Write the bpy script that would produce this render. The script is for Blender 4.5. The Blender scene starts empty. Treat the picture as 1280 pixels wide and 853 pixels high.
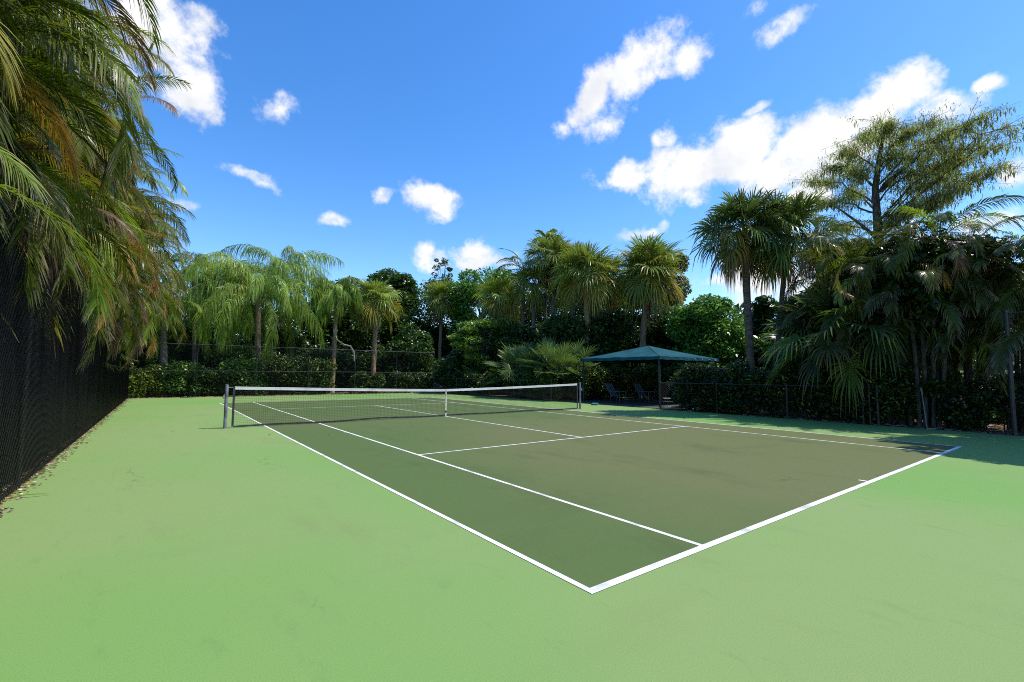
import bpy, math, random
import numpy as np
from mathutils import Matrix, Vector
RAD = math.radians
rng = np.random.default_rng(7)
random.seed(7)
sc = bpy.context.scene
C = bpy.context.scene.collection
PI = math.pi

# ------------------------------------------------------------------ camera
CAM = np.array([-2.3269, -2.20464, 1.42982])
YAW, PITCH, ROLL, F = 0.64512, 0.07151, 0.00643, 584.10134
def camrot():
    cy, sy = math.cos(YAW), math.sin(YAW); cp, sp = math.cos(PITCH), math.sin(PITCH)
    f = np.array([sy*cp, cy*cp, sp]); r = np.array([cy, -sy, 0.0]); u = np.cross(r, f)
    c, s = math.cos(ROLL), math.sin(ROLL)
    return np.array([c*r+s*u, -s*r+c*u, f])
CR = camrot()
def ray(u, v): return np.array([(u-640)/F, -(v-426.5)/F, 1.0]) @ CR
def ptX(u, v, X):
    r = ray(u, v); return CAM + r*((X-CAM[0])/r[0])
def ptY(u, v, Y):
    r = ray(u, v); return CAM + r*((Y-CAM[1])/r[1])
def ptD(u, v, D): return CAM + ray(u, v)*D
def gnd(u, v):
    r = ray(u, v); return CAM + r*(-CAM[2]/r[2])

cd = bpy.data.cameras.new('camera'); cam = bpy.data.objects.new('camera', cd); C.objects.link(cam)
cam.matrix_world = Matrix(((CR[0][0], CR[1][0], -CR[2][0], CAM[0]), (CR[0][1], CR[1][1], -CR[2][1], CAM[1]),
                           (CR[0][2], CR[1][2], -CR[2][2], CAM[2]), (0, 0, 0, 1)))
cd.sensor_width = 36; cd.lens = F/1280*36; cd.clip_start = 0.05; cd.clip_end = 3000
sc.camera = cam

# ------------------------------------------------------------------ light
SUN_EL, SUN_AZ = 61.0, 125.0         # azimuth clockwise from +Y
w = bpy.data.worlds.new('World'); sc.world = w; w.use_nodes = True
nt = w.node_tree; nt.nodes.clear()
def N(t, **k):
    n = nt.nodes.new(t)
    for a, b in k.items(): setattr(n, a, b)
    return n
def L(a, b): nt.links.new(a, b)
out = N('ShaderNodeOutputWorld'); bg = N('ShaderNodeBackground'); L(bg.outputs[0], out.inputs[0])
sky = N('ShaderNodeTexSky', sky_type='NISHITA'); sky.sun_disc = False
sky.sun_elevation = RAD(SUN_EL); sky.sun_rotation = RAD(SUN_AZ); sky.altitude = 0
sky.air_density = 1.0; sky.dust_density = 0.35; sky.ozone_density = 2.5
SKY_STRENGTH = 0.13
bg.inputs[1].default_value = SKY_STRENGTH
hs = N('ShaderNodeHueSaturation'); hs.inputs['Hue'].default_value = .506; hs.inputs['Saturation'].default_value = 1.33; hs.inputs['Value'].default_value = 1.95
L(sky.outputs[0], hs.inputs['Color'])
tc = N('ShaderNodeTexCoord'); sx = N('ShaderNodeSeparateXYZ'); L(tc.outputs['Generated'], sx.inputs[0])
az = N('ShaderNodeMath', operation='ARCTAN2'); L(sx.outputs[0], az.inputs[0]); L(sx.outputs[1], az.inputs[1])
el = N('ShaderNodeMath', operation='ARCSINE'); L(sx.outputs[2], el.inputs[0])
cmb = N('ShaderNodeCombineXYZ'); L(az.outputs[0], cmb.inputs[0]); L(el.outputs[0], cmb.inputs[1])
# domain warp
nw = N('ShaderNodeTexNoise'); nw.inputs['Scale'].default_value = 9; nw.inputs['Detail'].default_value = 3
L(tc.outputs['Generated'], nw.inputs['Vector'])
ws = N('ShaderNodeVectorMath', operation='SUBTRACT'); L(nw.outputs['Color'], ws.inputs[0]); ws.inputs[1].default_value = (.5, .5, .5)
wm = N('ShaderNodeVectorMath', operation='MULTIPLY'); L(ws.outputs[0], wm.inputs[0]); wm.inputs[1].default_value = (.065, .065, 0)
wa = N('ShaderNodeVectorMath', operation='ADD'); L(cmb.outputs[0], wa.inputs[0]); L(wm.outputs[0], wa.inputs[1])
# (u, v, half width px, half height px, tilt deg, weight)
BLOBS = [(205,50,62,62,20,1.1),(232,110,46,42,-50,1.0),(180,0,60,50,0,1),(285,75,28,14,-30,.42),(345,127,34,16,0,.5),(245,20,30,25,0,.6),(120,60,70,60,0,.8),
 (322,224,42,11,8,.75),(235,250,24,7,-5,.6),(418,277,20,11,5,.85),(535,250,36,22,0,1.0),(482,247,18,10,-5,.8),(545,318,30,18,0,.9),(595,318,45,16,0,.9),
 (745,115,42,28,-30,.95),(800,85,58,34,-25,1.05),(845,75,42,24,-10,.85),(752,158,22,20,20,.55),(975,30,34,20,-15,.65),(947,0,12,8,0,.5),
 (795,220,52,24,-5,1.0),(855,210,62,40,-10,1.15),(925,192,68,44,-15,1.2),(1000,190,68,50,-20,1.25),(1070,165,68,48,-25,1.25),(1130,120,46,34,-20,1.15),(1170,142,52,18,8,.9),
 (860,245,46,20,0,.7),(1010,245,40,30,0,1),(830,170,18,16,-40,.7),(948,133,24,9,-10,.7),(1235,115,30,10,-8,.85),(1278,215,42,26,-30,1.0),(1245,285,38,20,0,1),
 (806,290,28,10,-15,.8),(955,352,70,38,0,1.15),(1030,345,50,30,0,1.0),(905,350,30,12,0,.8),(700,158,14,8,0,.45),
 (1500,100,160,60,0,1),(1750,240,200,50,0,1),(-300,150,200,60,0,1)]
prev = None
for (u, v, a, b, tl, wt) in BLOBS:
    d = ray(u, v); d = d/np.linalg.norm(d)
    A = math.atan2(d[0], d[1]); E_ = math.asin(d[2])
    d2 = ray(u+1, v); d2 /= np.linalg.norm(d2); d3 = ray(u, v+1); d3 /= np.linalg.norm(d3)
    sxx = abs(math.atan2(d2[0], d2[1])-A); syy = abs(math.asin(d3[2])-E_)
    mp = N('ShaderNodeMapping', vector_type='TEXTURE'); L(wa.outputs[0], mp.inputs[0])
    mp.inputs['Location'].default_value = (A, E_, 0); mp.inputs['Rotation'].default_value = (0, 0, RAD(-tl))
    mp.inputs['Scale'].default_value = (a*sxx*.93, b*syy*.95, 1)
    ln = N('ShaderNodeVectorMath', operation='LENGTH'); L(mp.outputs[0], ln.inputs[0])
    m1 = N('ShaderNodeMath', operation='SUBTRACT'); m1.inputs[0].default_value = 1.35; L(ln.outputs['Value'], m1.inputs[1])
    m2 = N('ShaderNodeMath', operation='MULTIPLY'); L(m1.outputs[0], m2.inputs[0]); m2.inputs[1].default_value = wt
    m3 = N('ShaderNodeMath', operation='MINIMUM'); L(m2.outputs[0], m3.inputs[0]); m3.inputs[1].default_value = wt*.85
    if prev is None: prev = m3
    else:
        mx = N('ShaderNodeMath', operation='MAXIMUM'); L(prev.outputs[0], mx.inputs[0]); L(m3.outputs[0], mx.inputs[1]); prev = mx
n1 = N('ShaderNodeTexNoise'); n1.inputs['Scale'].default_value = 15; n1.inputs['Detail'].default_value = 10; n1.inputs['Roughness'].default_value = .66
L(tc.outputs['Generated'], n1.inputs['Vector'])
ns = N('ShaderNodeMath', operation='MULTIPLY_ADD'); L(n1.outputs['Fac'], ns.inputs[0]); ns.inputs[1].default_value = 2.7; ns.inputs[2].default_value = -1.35
sm = N('ShaderNodeMath', operation='ADD'); L(prev.outputs[0], sm.inputs[0]); L(ns.outputs[0], sm.inputs[1])
mr = N('ShaderNodeMapRange', interpolation_type='SMOOTHSTEP'); L(sm.outputs[0], mr.inputs['Value'])
mr.inputs['From Min'].default_value = .12; mr.inputs['From Max'].default_value = .95
n2 = N('ShaderNodeTexNoise'); n2.inputs['Scale'].default_value = 14; n2.inputs['Detail'].default_value = 5; L(tc.outputs['Generated'], n2.inputs['Vector'])
cr = N('ShaderNodeMapRange'); L(n2.outputs['Fac'], cr.inputs['Value']); cr.inputs['From Min'].default_value = .3; cr.inputs['From Max'].default_value = .55
cr.inputs['To Min'].default_value = 0; cr.inputs['To Max'].default_value = 1
cc = N('ShaderNodeMix', data_type='RGBA'); L(cr.outputs[0], cc.inputs[0])
cc.inputs[6].default_value = (6.6, 6.8, 7.2, 1); cc.inputs[7].default_value = (8.2, 8.2, 8.2, 1)
mxc = N('ShaderNodeMix', data_type='RGBA'); L(mr.outputs[0], mxc.inputs[0]); L(hs.outputs[0], mxc.inputs[6]); L(cc.outputs[2], mxc.inputs[7])
L(mxc.outputs[2], bg.inputs[0])

sd = bpy.data.lights.new('sun', 'SUN'); sd.energy = 5.0; sd.angle = RAD(.53); sd.color = (1, .955, .87)
so = bpy.data.objects.new('sun', sd); C.objects.link(so)
sv = Vector((math.sin(RAD(SUN_AZ))*math.cos(RAD(SUN_EL)), math.cos(RAD(SUN_AZ))*math.cos(RAD(SUN_EL)), math.sin(RAD(SUN_EL))))
so.rotation_euler = sv.to_track_quat('Z', 'Y').to_euler(); so.location = (20, -20, 30)
vs = sc.view_settings; vs.view_transform = 'Standard'; vs.look = 'None'; vs.gamma = 1; vs.exposure = 0.0; vs.use_curve_mapping = False
sc.render.engine = 'CYCLES'
sc.cycles.filter_width = 1.0; sc.cycles.use_denoising = False; sc.cycles.max_bounces = 6; sc.cycles.diffuse_bounces = 3; sc.cycles.glossy_bounces = 2; sc.cycles.transmission_bounces = 4

# ------------------------------------------------------------------ materials
MATS = {}
def base_mat(name, rough=.7, spec=.3, metal=0.0):
    m = bpy.data.materials.new(name); m.use_nodes = True
    b = m.node_tree.nodes['Principled BSDF']
    b.inputs['Roughness'].default_value = rough; b.inputs['Metallic'].default_value = metal
    b.inputs['Specular IOR Level'].default_value = spec
    MATS[name] = m
    return m, m.node_tree, b
def noise_mat(name, c1, c2, scale=5, rough=.7, spec=.3, metal=0., bump=0., stretch=(1,1,1), detail=6, lo=.35, hi=.65, coord='Object', bscale=None):
    m, t, b = base_mat(name, rough, spec, metal)
    tcn = t.nodes.new('ShaderNodeTexCoord'); mp = t.nodes.new('ShaderNodeMapping'); mp.inputs['Scale'].default_value = stretch
    t.links.new(tcn.outputs[coord], mp.inputs[0])
    n = t.nodes.new('ShaderNodeTexNoise'); n.inputs['Scale'].default_value = scale; n.inputs['Detail'].default_value = detail
    t.links.new(mp.outputs[0], n.inputs['Vector'])
    r = t.nodes.new('ShaderNodeMapRange'); r.inputs['From Min'].default_value = lo; r.inputs['From Max'].default_value = hi
    t.links.new(n.outputs['Fac'], r.inputs['Value'])
    x = t.nodes.new('ShaderNodeMix'); x.data_type = 'RGBA'; x.inputs[6].default_value = (*c1, 1); x.inputs[7].default_value = (*c2, 1)
    t.links.new(r.outputs[0], x.inputs[0]); t.links.new(x.outputs[2], b.inputs['Base Color'])
    if bump:
        nb = t.nodes.new('ShaderNodeTexNoise'); nb.inputs['Scale'].default_value = bscale or scale*2; nb.inputs['Detail'].default_value = 5
        t.links.new(mp.outputs[0], nb.inputs['Vector'])
        bp = t.nodes.new('ShaderNodeBump'); bp.inputs['Strength'].default_value = bump; bp.inputs['Distance'].default_value = .02
        t.links.new(nb.outputs['Fac'], bp.inputs['Height']); t.links.new(bp.outputs[0], b.inputs['Normal'])
    return m
noise_mat('bark_brown', (.08,.06,.045), (.20,.155,.12), 6, .9, .1, bump=1, stretch=(1,1,4))
noise_mat('bark_palm', (.11,.085,.065), (.26,.21,.165), 6, .9, .1, bump=1, stretch=(1,1,4))
noise_mat('bark_reddish', (.22,.13,.08), (.40,.26,.16), 7, .9, .1, bump=1, stretch=(2,2,.5))
noise_mat('bark_dark', (.045,.035,.028), (.13,.105,.085), 6, .9, .1, bump=1, stretch=(2,2,.6))
noise_mat('boots', (.09,.045,.025), (.26,.14,.075), 10, .9, .1, bump=1)
noise_mat('stem_green', (.05,.06,.025), (.16,.14,.06), 8, .6, .3, stretch=(1,1,3))
noise_mat('black_vinyl', (.008,.007,.010), (.022,.019,.026), 20, .4, .4)
noise_mat('black_post', (.012,.013,.013), (.03,.03,.032), 9, .4, .5, bump=.1)
noise_mat('net_black', (.012,.013,.013), (.03,.032,.03), 30, .8, .2)
noise_mat('net_band', (.03,.03,.033), (.075,.07,.08), 9, .8, .2)
noise_mat('white_canvas', (.66,.64,.58), (.84,.82,.78), 3, .8, .2, bump=.15, bscale=60)
noise_mat('strap_canvas', (.48,.40,.25), (.84,.80,.68), 9, .8, .2, bump=.15, stretch=(1,1,1))
noise_mat('post_paint', (.13,.115,.15), (.26,.24,.30), 7, .45, .5, bump=.1)
noise_mat('steel', (.30,.30,.31), (.48,.48,.47), 12, .4, .5, .6)
noise_mat('canopy_fabric', (.010,.064,.082), (.018,.095,.118), 1.6, .8, .1, bump=.25, bscale=9)
noise_mat('canopy_scuff', (.08,.2,.21), (.42,.5,.48), 7, .8, .3, lo=.45, hi=.58)
noise_mat('green_pole', (.012,.03,.026), (.03,.055,.05), 8, .45, .5)
noise_mat('chair_strap', (.10,.10,.12), (.20,.20,.22), 10, .6, .3)
noise_mat('chair_frame', (.05,.06,.06), (.11,.11,.12), 10, .5, .4)
noise_mat('teal_mat', (.02,.11,.12), (.04,.17,.18), 8, .8, .2)
noise_mat('white_plastic', (.4,.4,.4), (.62,.62,.6), 8, .5, .4)
noise_mat('dull_stick', (.16,.15,.14), (.28,.27,.25), 8, .7, .2)
noise_mat('pad', (.05,.058,.045), (.11,.115,.09), 2.2, .85, .2, bump=.2, bscale=40)
noise_mat('dry_straw', (.26,.22,.13), (.42,.37,.24), 6, .85, .1)

def foliage_mat(name, rough=.42, trans=.38, spec=.5):
    m, t, b = base_mat(name, rough, spec)
    at = t.nodes.new('ShaderNodeAttribute'); at.attribute_name = 'tint'
    tcn = t.nodes.new('ShaderNodeTexCoord'); n = t.nodes.new('ShaderNodeTexNoise'); n.inputs['Scale'].default_value = 1.3; n.inputs['Detail'].default_value = 3
    t.links.new(tcn.outputs['Object'], n.inputs['Vector'])
    r = t.nodes.new('ShaderNodeMapRange'); r.inputs['From Min'].default_value = .3; r.inputs['From Max'].default_value = .7
    r.inputs['To Min'].default_value = .78; r.inputs['To Max'].default_value = 1.22; t.links.new(n.outputs['Fac'], r.inputs['Value'])
    mu = t.nodes.new('ShaderNodeVectorMath'); mu.operation = 'SCALE'; t.links.new(at.outputs['Color'], mu.inputs[0]); t.links.new(r.outputs[0], mu.inputs['Scale'])
    t.links.new(mu.outputs[0], b.inputs['Base Color'])
    tr = t.nodes.new('ShaderNodeBsdfTranslucent'); m2 = t.nodes.new('ShaderNodeVectorMath'); m2.operation = 'MULTIPLY'
    m2.inputs[1].default_value = (1.7, 1.7, .7); t.links.new(mu.outputs[0], m2.inputs[0]); t.links.new(m2.outputs[0], tr.inputs['Color'])
    mx = t.nodes.new('ShaderNodeMixShader'); mx.inputs[0].default_value = trans
    t.links.new(b.outputs[0], mx.inputs[1]); t.links.new(tr.outputs[0], mx.inputs[2])
    t.links.new(mx.outputs[0], t.nodes['Material Output'].inputs['Surface'])
    return m
foliage_mat('palm_leaf', .33, .27, .2)
foliage_mat('leaf', .36, .20, .45)
foliage_mat('feathery_leaf', .6, .35, .2)
foliage_mat('litter', .8, .1, .1)

# ------------------------------------------------------------------ object helpers
def tag(o, label=None, cat=None, group=None, kind=None):
    if label: o['label'] = label
    if cat: o['category'] = cat
    if group: o['group'] = group
    if kind: o['kind'] = kind
    return o
def thing(name, loc=(0,0,0), rz=0.0, label=None, cat=None, group=None):
    o = bpy.data.objects.new(name, None); C.objects.link(o); o.location = tuple(float(x) for x in loc)
    o.rotation_euler = (0, 0, rz); o.empty_display_size = .3
    return tag(o, label, cat, group)
def copy_tree(o, parent=None):
    c = o.copy(); C.objects.link(c); c.parent = parent
    for ch in list(o.children): copy_tree(ch, c)
    return c
class MB:
    """collects tubes, boxes and leaf strips into one mesh; tint per vertex"""
    def __init__(s): s.V = []; s.Fq = []; s.n = 0; s.T = []
    def add(s, V, Q, col=(1,1,1)):
        V = np.asarray(V, float).reshape(-1, 3); Q = np.asarray(Q, int)
        col = np.asarray(col, float)
        if col.ndim == 1: col = np.tile(col, (len(V), 1))
        s.V.append(V); s.T.append(col); s.Fq.append(Q+s.n); s.n += len(V)
    def strips(s, P, W, col):
        n, k, _ = P.shape
        V = np.stack([P-W, P+W], 2).reshape(-1, 3)
        col = np.asarray(col, float)
        if col.ndim == 1: col = np.tile(col, (n, k, 1))
        elif col.ndim == 2: col = np.repeat(col[:, None, :], k, 1)
        T = np.repeat(col[:, :, None, :], 2, 2).reshape(-1, 3)
        b = (np.arange(n)*k*2)[:, None]+(np.arange(k-1)*2)[None, :]
        Q = np.stack([b, b+1, b+3, b+2], -1).reshape(-1, 4)
        s.add(V, Q, T)
    def tube(s, P, r, sides=8, col=(1,1,1), cap=True):
        P = np.asarray(P, float); k = len(P); r = np.broadcast_to(np.asarray(r, float), (k,))
        T = np.gradient(P, axis=0); T /= np.linalg.norm(T, axis=1)[:, None]+1e-12
        ref = np.array([0, 0, 1.]) if abs(T[:, 2]).mean() < .8 else np.array([1., 0, 0])
        A = np.cross(T, ref); A /= np.linalg.norm(A, axis=1)[:, None]+1e-12; B = np.cross(T, A)
        th = np.arange(sides)*2*PI/sides
        V = P[:, None, :]+r[:, None, None]*(np.cos(th)[None, :, None]*A[:, None, :]+np.sin(th)[None, :, None]*B[:, None, :])
        V = V.reshape(-1, 3); Q = []
        for i in range(k-1):
            for j in range(sides):
                a = i*sides+j; b = i*sides+(j+1) % sides; Q.append((a, b, b+sides, a+sides))
        s.add(V, Q, col)
        if cap:
            for i, c in ((0, P[0]), (k-1, P[-1])):
                ring = V[i*sides:(i+1)*sides]; VV = np.vstack([ring, c[None]])
                s.add(VV, [(j, (j+1) % sides, sides, sides) for j in range(sides)], col)
    def box(s, c, sz, rz=0.0, col=(1,1,1), R=None):
        c = np.array(c, float); h = np.array(sz, float)/2
        V = np.array([[x, y, z] for x in (-1,1) for y in (-1,1) for z in (-1,1)])*h
        if R is not None: V = V@np.asarray(R).T
        elif rz:
            a, b = math.cos(rz), math.sin(rz); V = V@np.array([[a, b, 0], [-b, a, 0], [0, 0, 1]])
        s.add(V+c, [(0,1,3,2),(4,6,7,5),(0,4,5,1),(2,3,7,6),(0,2,6,4),(1,5,7,3)], col)
    def build(s, name, mat, parent=None, smooth=False, leafy=False, bevel=0):
        V = np.vstack(s.V); Q = [tuple(dict.fromkeys(q)) for f in s.Fq for q in f.tolist()] if not leafy else None
        me = bpy.data.meshes.new(name)
        if leafy:
            Qa = np.vstack(s.Fq)
            me.vertices.add(len(V)); me.vertices.foreach_set('co', V.astype(np.float32).ravel())
            me.loops.add(Qa.size); me.loops.foreach_set('vertex_index', Qa.astype(np.int32).ravel())
            me.polygons.add(len(Qa)); me.polygons.foreach_set('loop_start', (np.arange(len(Qa))*4).astype(np.int32))
            me.update(calc_edges=True)
        else:
            me.from_pydata(V.tolist(), [], Q); me.update()
        T = np.vstack(s.T)
        if leafy:
            a = me.color_attributes.new('tint', 'FLOAT_COLOR', 'POINT')
            a.data.foreach_set('color', np.hstack([T, np.ones((len(T), 1))]).astype(np.float32).ravel())
        if smooth: me.polygons.foreach_set('use_smooth', np.ones(len(me.polygons), bool))
        me.materials.append(MATS[mat] if isinstance(mat, str) else mat)
        o = bpy.data.objects.new(name, me); C.objects.link(o)
        if parent is not None: o.parent = parent
        if bevel:
            b = o.modifiers.new('bevel', 'BEVEL'); b.width = bevel; b.segments = 2; b.limit_method = 'ANGLE'
        return o
def unit(v): return v/(np.linalg.norm(v, axis=-1, keepdims=True)+1e-12)
UP = np.array([0, 0, 1.])

# ------------------------------------------------------------------ leaves
GREEN = np.array([.060,.120,.018]); LIME = np.array([.19,.26,.035]); YEL = np.array([.30,.26,.04]); ORA = np.array([.42,.23,.05]); BRN = np.array([.20,.12,.065]); PALE = np.array([.46,.34,.28])
BLUEG = np.array([.075,.12,.045]); DARKG = np.array([.030,.060,.011]); QG = np.array([.20,.29,.048])
def feather_frond(mb, hub, azm, e0, Lr, bend, nl=46, ll=.55, lw=.018, vang=.35, droop=.35, col=GREEN, tip=None, plum=0., roll=0., k=4, start=.18, r0=.014, g=rng, pw=1.4):
    h = np.array([math.cos(azm), math.sin(azm), 0.]); b0 = np.array([-h[1], h[0], 0.])
    S = 14; s_ = np.linspace(0, 1, S+1); e = e0-bend*s_**pw
    d = np.cos(e)[:, None]*h+np.sin(e)[:, None]*UP
    side = g.normal(0, .12)*s_**2
    d = unit(d+side[:, None]*b0)
    P = np.vstack([[0, 0, 0], np.cumsum(d[:-1]*Lr/S, 0)])+hub
    mb.tube(P, r0*(1-.85*s_), 4, col*.9+np.array([.03,.03,.005]), cap=False)
    n = nl*2
    s = np.linspace(start, 1, nl); s = np.repeat(s, 2)+g.normal(0, .004, n); s = np.clip(s, 0, 1)
    sd_ = np.tile([1., -1.], nl)
    base = np.stack([np.interp(s, s_, P[:, i]) for i in range(3)], 1)
    t = unit(np.stack([np.interp(s, s_, d[:, i]) for i in range(3)], 1))
    bs = unit(np.cross(t, UP)+1e-6); nn = np.cross(bs, t)
    a = roll; bs, nn = bs*math.cos(a)+nn*math.sin(a), nn*math.cos(a)-bs*math.sin(a)
    q = (s-start)/(1-start)
    ang = 1.15-.65*q+g.normal(0, .06, n)                      # angle from rachis
    lift = vang+g.normal(0, .10+plum, n)
    dr = t*np.cos(ang)[:, None]+np.sin(ang)[:, None]*(bs*(sd_*np.cos(lift))[:, None]+nn*np.sin(lift)[:, None])
    ln = ll*(np.sin(PI*np.clip(.12+.80*q, 0, 1))**.6)*g.uniform(.85, 1.1, n)
    dp = droop*g.uniform(.6, 1.4, n)
    r = np.linspace(0, 1, k)
    PP = base[:, None, :]+dr[:, None, :]*(ln[:, None]*r)[:, :, None]
    PP[:, :, 2] -= (dp*ln)[:, None]*r**2
    PP[:, :, :2] -= (dr[:, None, :2]*((dp*ln)[:, None]*.35*r**2)[:, :, None])
    wv = unit(t-(t*dr).sum(1)[:, None]*dr)
    wp = np.interp(r, [0, .25, .6, 1], [.45, 1, .8, .05])
    W = wv[:, None, :]*(lw*wp)[None, :, None]*(ln/ll)[:, None, None]**.5
    cc_ = col*g.uniform(.75, 1.3, (n, 1)); cc_ = np.repeat(cc_[:, None, :], k, 1)
    if tip is not None:
        m = g.uniform(0, 1, n)[:, None, None]*(np.clip((r-.55)/.45, 0, 1))[None, :, None]
        cc_ = cc_*(1-m)+tip*m
    mb.strips(PP, W, cc_)
def fan_frond(mb, hub, azm, e0, pet, R_, nseg=30, droop=.35, col=BLUEG, tip=None, spread=2.2, tw=0., g=rng, fold=.5, bend=.5, k=4):
    h = np.array([math.cos(azm), math.sin(azm), 0.])
    S = 6; s_ = np.linspace(0, 1, S+1); e = e0-bend*s_
    d = np.cos(e)[:, None]*h+np.sin(e)[:, None]*UP
    P = np.vstack([[0,0,0], np.cumsum(d[:-1]*pet/S, 0)])+hub
    mb.tube(P, .02*(1-.5*s_), 4, col*1.1+np.array([.03,.04,0]), cap=False)
    t = unit(d[-1]); c = P[-1]; b = unit(np.cross(t, UP)+1e-6); n = np.cross(b, t)
    b, n = b*math.cos(tw)+n*math.sin(tw), n*math.cos(tw)-b*math.sin(tw)
    th = np.linspace(-spread, spread, nseg)+g.normal(0, .02, nseg)
    # costapalmate: base points spread along a short midrib, blade folded in a V
    costa = R_*.28*(1-np.abs(th)/spread)
    base = c+t*costa[:, None]
    dr = unit(t*np.cos(th)[:, None]+b*np.sin(th)[:, None]+n*(fold*np.abs(np.sin(th)))[:, None])
    ln = R_*(1-.28*(np.abs(th)/spread)**1.5)*g.uniform(.9, 1.07, nseg)
    r = np.linspace(0, 1, k)
    dp = droop*g.uniform(.5, 1.6, nseg)
    PP = base[:, None, :]+dr[:, None, :]*(ln[:, None]*r)[:, :, None]
    q = np.clip((r-.4)/.6, 0, 1)**1.6
    PP[:, :, 2] -= (dp*ln)[:, None]*q*.9
    PP[:, :, :2] -= dr[:, None, :2]*((dp*ln)[:, None]*.45*q)[:, :, None]
    tang = unit(np.cross(n, dr))
    dth = 2*spread/nseg
    wmax = R_*.42*dth*.52
    wp = np.interp(r, [0, .45, .75, 1], [.15, 1., .55, .04])
    W = tang[:, None, :]*(wmax*wp)[None, :, None]
    # pleat: tilt each blade a little
    W = W+n[None, None, :]*(np.where(np.arange(nseg) % 2, 1, -1)[:, None]*wmax*.45*wp[None, :])[:, :, None]
    cc_ = np.repeat((col*g.uniform(.8, 1.25, (nseg, 1)))[:, None, :], k, 1)
    if tip is not None:
        m = g.uniform(.1, 1, nseg)[:, None, None]*(np.clip((r-.6)/.4, 0, 1))[None, :, None]
        cc_ = cc_*(1-m)+tip*m
    mb.strips(PP, W, cc_)
def leaf_cloud(mb, C_, size, g, col, var=.3, alt=None, altp=.15, aspect=.45, flat=.5, hang=0.):
    n = len(C_)
    d = unit(g.normal(0, 1, (n, 3))*np.array([1, 1, flat])+np.array([0, 0, -hang]))
    t = unit(np.cross(d, unit(g.normal(0, .6, (n, 3))+UP)))
    s = size*g.uniform(.6, 1.3, n)
    r = np.array([-.5, -.1, .25, .5]); wp = np.array([.1, 1, .8, .05])
    PP = C_[:, None, :]+d[:, None, :]*(s[:, None]*r)[:, :, None]
    PP[:, :, 2] -= (s[:, None]*.25)*(r+.5)**2
    W = t[:, None, :]*(s[:, None]*wp*aspect*.5)[:, :, None]
    c = col*np.exp(g.normal(0, var, (n, 1)))
    if alt is not None:
        m = g.uniform(0, 1, n) < altp; c[m] = alt*g.uniform(.7, 1.2, (m.sum(), 1))
    mb.strips(PP, W, c)
def clump_points(g, n, centers, rad, flat=.75):
    i = g.integers(0, len(centers), n); d = unit(g.normal(0, 1, (n, 3)))*np.array([1, 1, flat])
    return centers[i]+d*(rad[i]*g.uniform(.35, 1, n)**.5)[:, None]

# ------------------------------------------------------------------ trunks
def trunk_path(g, h, lean=(0., 0.), wob=.06, k=12):
    s = np.linspace(0, 1, k); P = np.zeros((k, 3)); P[:, 2] = h*s
    P[:, 0] = lean[0]*s+wob*np.sin(s*4+g.uniform(0, 6))*s; P[:, 1] = lean[1]*s+wob*np.cos(s*3.3+g.uniform(0, 6))*s
    return P
def ringed(g, P, r0, r1, sub=5, amp=.04):
    k = (len(P)-1)*sub+1; s = np.linspace(0, 1, k); s0 = np.linspace(0, 1, len(P))
    Q = np.stack([np.interp(s, s0, P[:, i]) for i in range(3)], 1)
    r = (r0+(r1-r0)*s)*(1+amp*g.uniform(-1, 1, k)); r[0] *= 1.25; r[1] *= 1.12
    return Q, r
def sabal(name, base, hub, R_=1.05, nf=34, r=.15, label='', group=None, seed=0, col=BLUEG, dead=6, bark='bark_palm', boots=True, upright=0.0, pet=1.05, yellow=.12, cat='palm'):
    g = np.random.default_rng(seed)
    o = thing(name, (base[0], base[1], 0), 0, label, cat, group)
    H = np.array([hub[0]-base[0], hub[1]-base[1], hub[2]])
    P = trunk_path(g, H[2], (H[0], H[1]), .05); P[-1] = H
    mb = MB(); Q, rr = ringed(g, P, r*1.1, r*.95); mb.tube(Q, rr, 10); mb.build('trunk', bark, o, smooth=True)
    if boots:
        mb = MB()
        for i in range(60):
            z = H[2]-g.uniform(.05, 1.3); a = g.uniform(0, 2*PI); f = z/H[2]
            c = np.array([H[0]*f, H[1]*f, z]); d = np.array([math.cos(a), math.sin(a), 0])
            p0 = c+d*r*.8; p1 = c+d*(r+.09)+UP*.16; p2 = c+d*(r+.17)+UP*.32
            mb.tube([p0, p1, p2], [.06, .045, .025], 4)
        mb.build('frond_boots', 'boots', o)
    mb = MB()
    for i in range(nf):
        q = (i+.5)/nf
        e = RAD(76-112*q**1.05)+g.normal(0, .1)
        a = i*2.39996+g.normal(0, .2)
        c = col*g.uniform(.8, 1.25)
        tp = ORA if g.random() < .3 else LIME*1.3
        if q > .7 and g.random() < yellow*3: c = YEL*g.uniform(.6, 1)
        elif g.random() < .3: c = c*.5+LIME*.5
        fan_frond(mb, H+UP*(.15*(1-q)), a, e+.25, pet*g.uniform(.75, 1.15)*(1-.25*(q < .2)), R_*g.uniform(.85, 1.1), 30, .22+.25*q, c, tp, 2.15, g.normal(0, .5), g, .28, .55+.2*q)
    mb.build('crown', 'palm_leaf', o, leafy=True)
    if dead:
        mb = MB()
        for i in range(dead):
            a = g.uniform(0, 2*PI)
            fan_frond(mb, H-UP*.2, a, RAD(-30)+g.normal(0, .2), pet*.75, R_*.75, 22, .7, [BRN, PALE*.7, ORA*.7][i % 3]*g.uniform(.7, 1.1), None, 1.5, g.normal(0, .6), g, .8, .9)
        mb.build('dead_fronds', 'palm_leaf', o, leafy=True)
    return o
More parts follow.
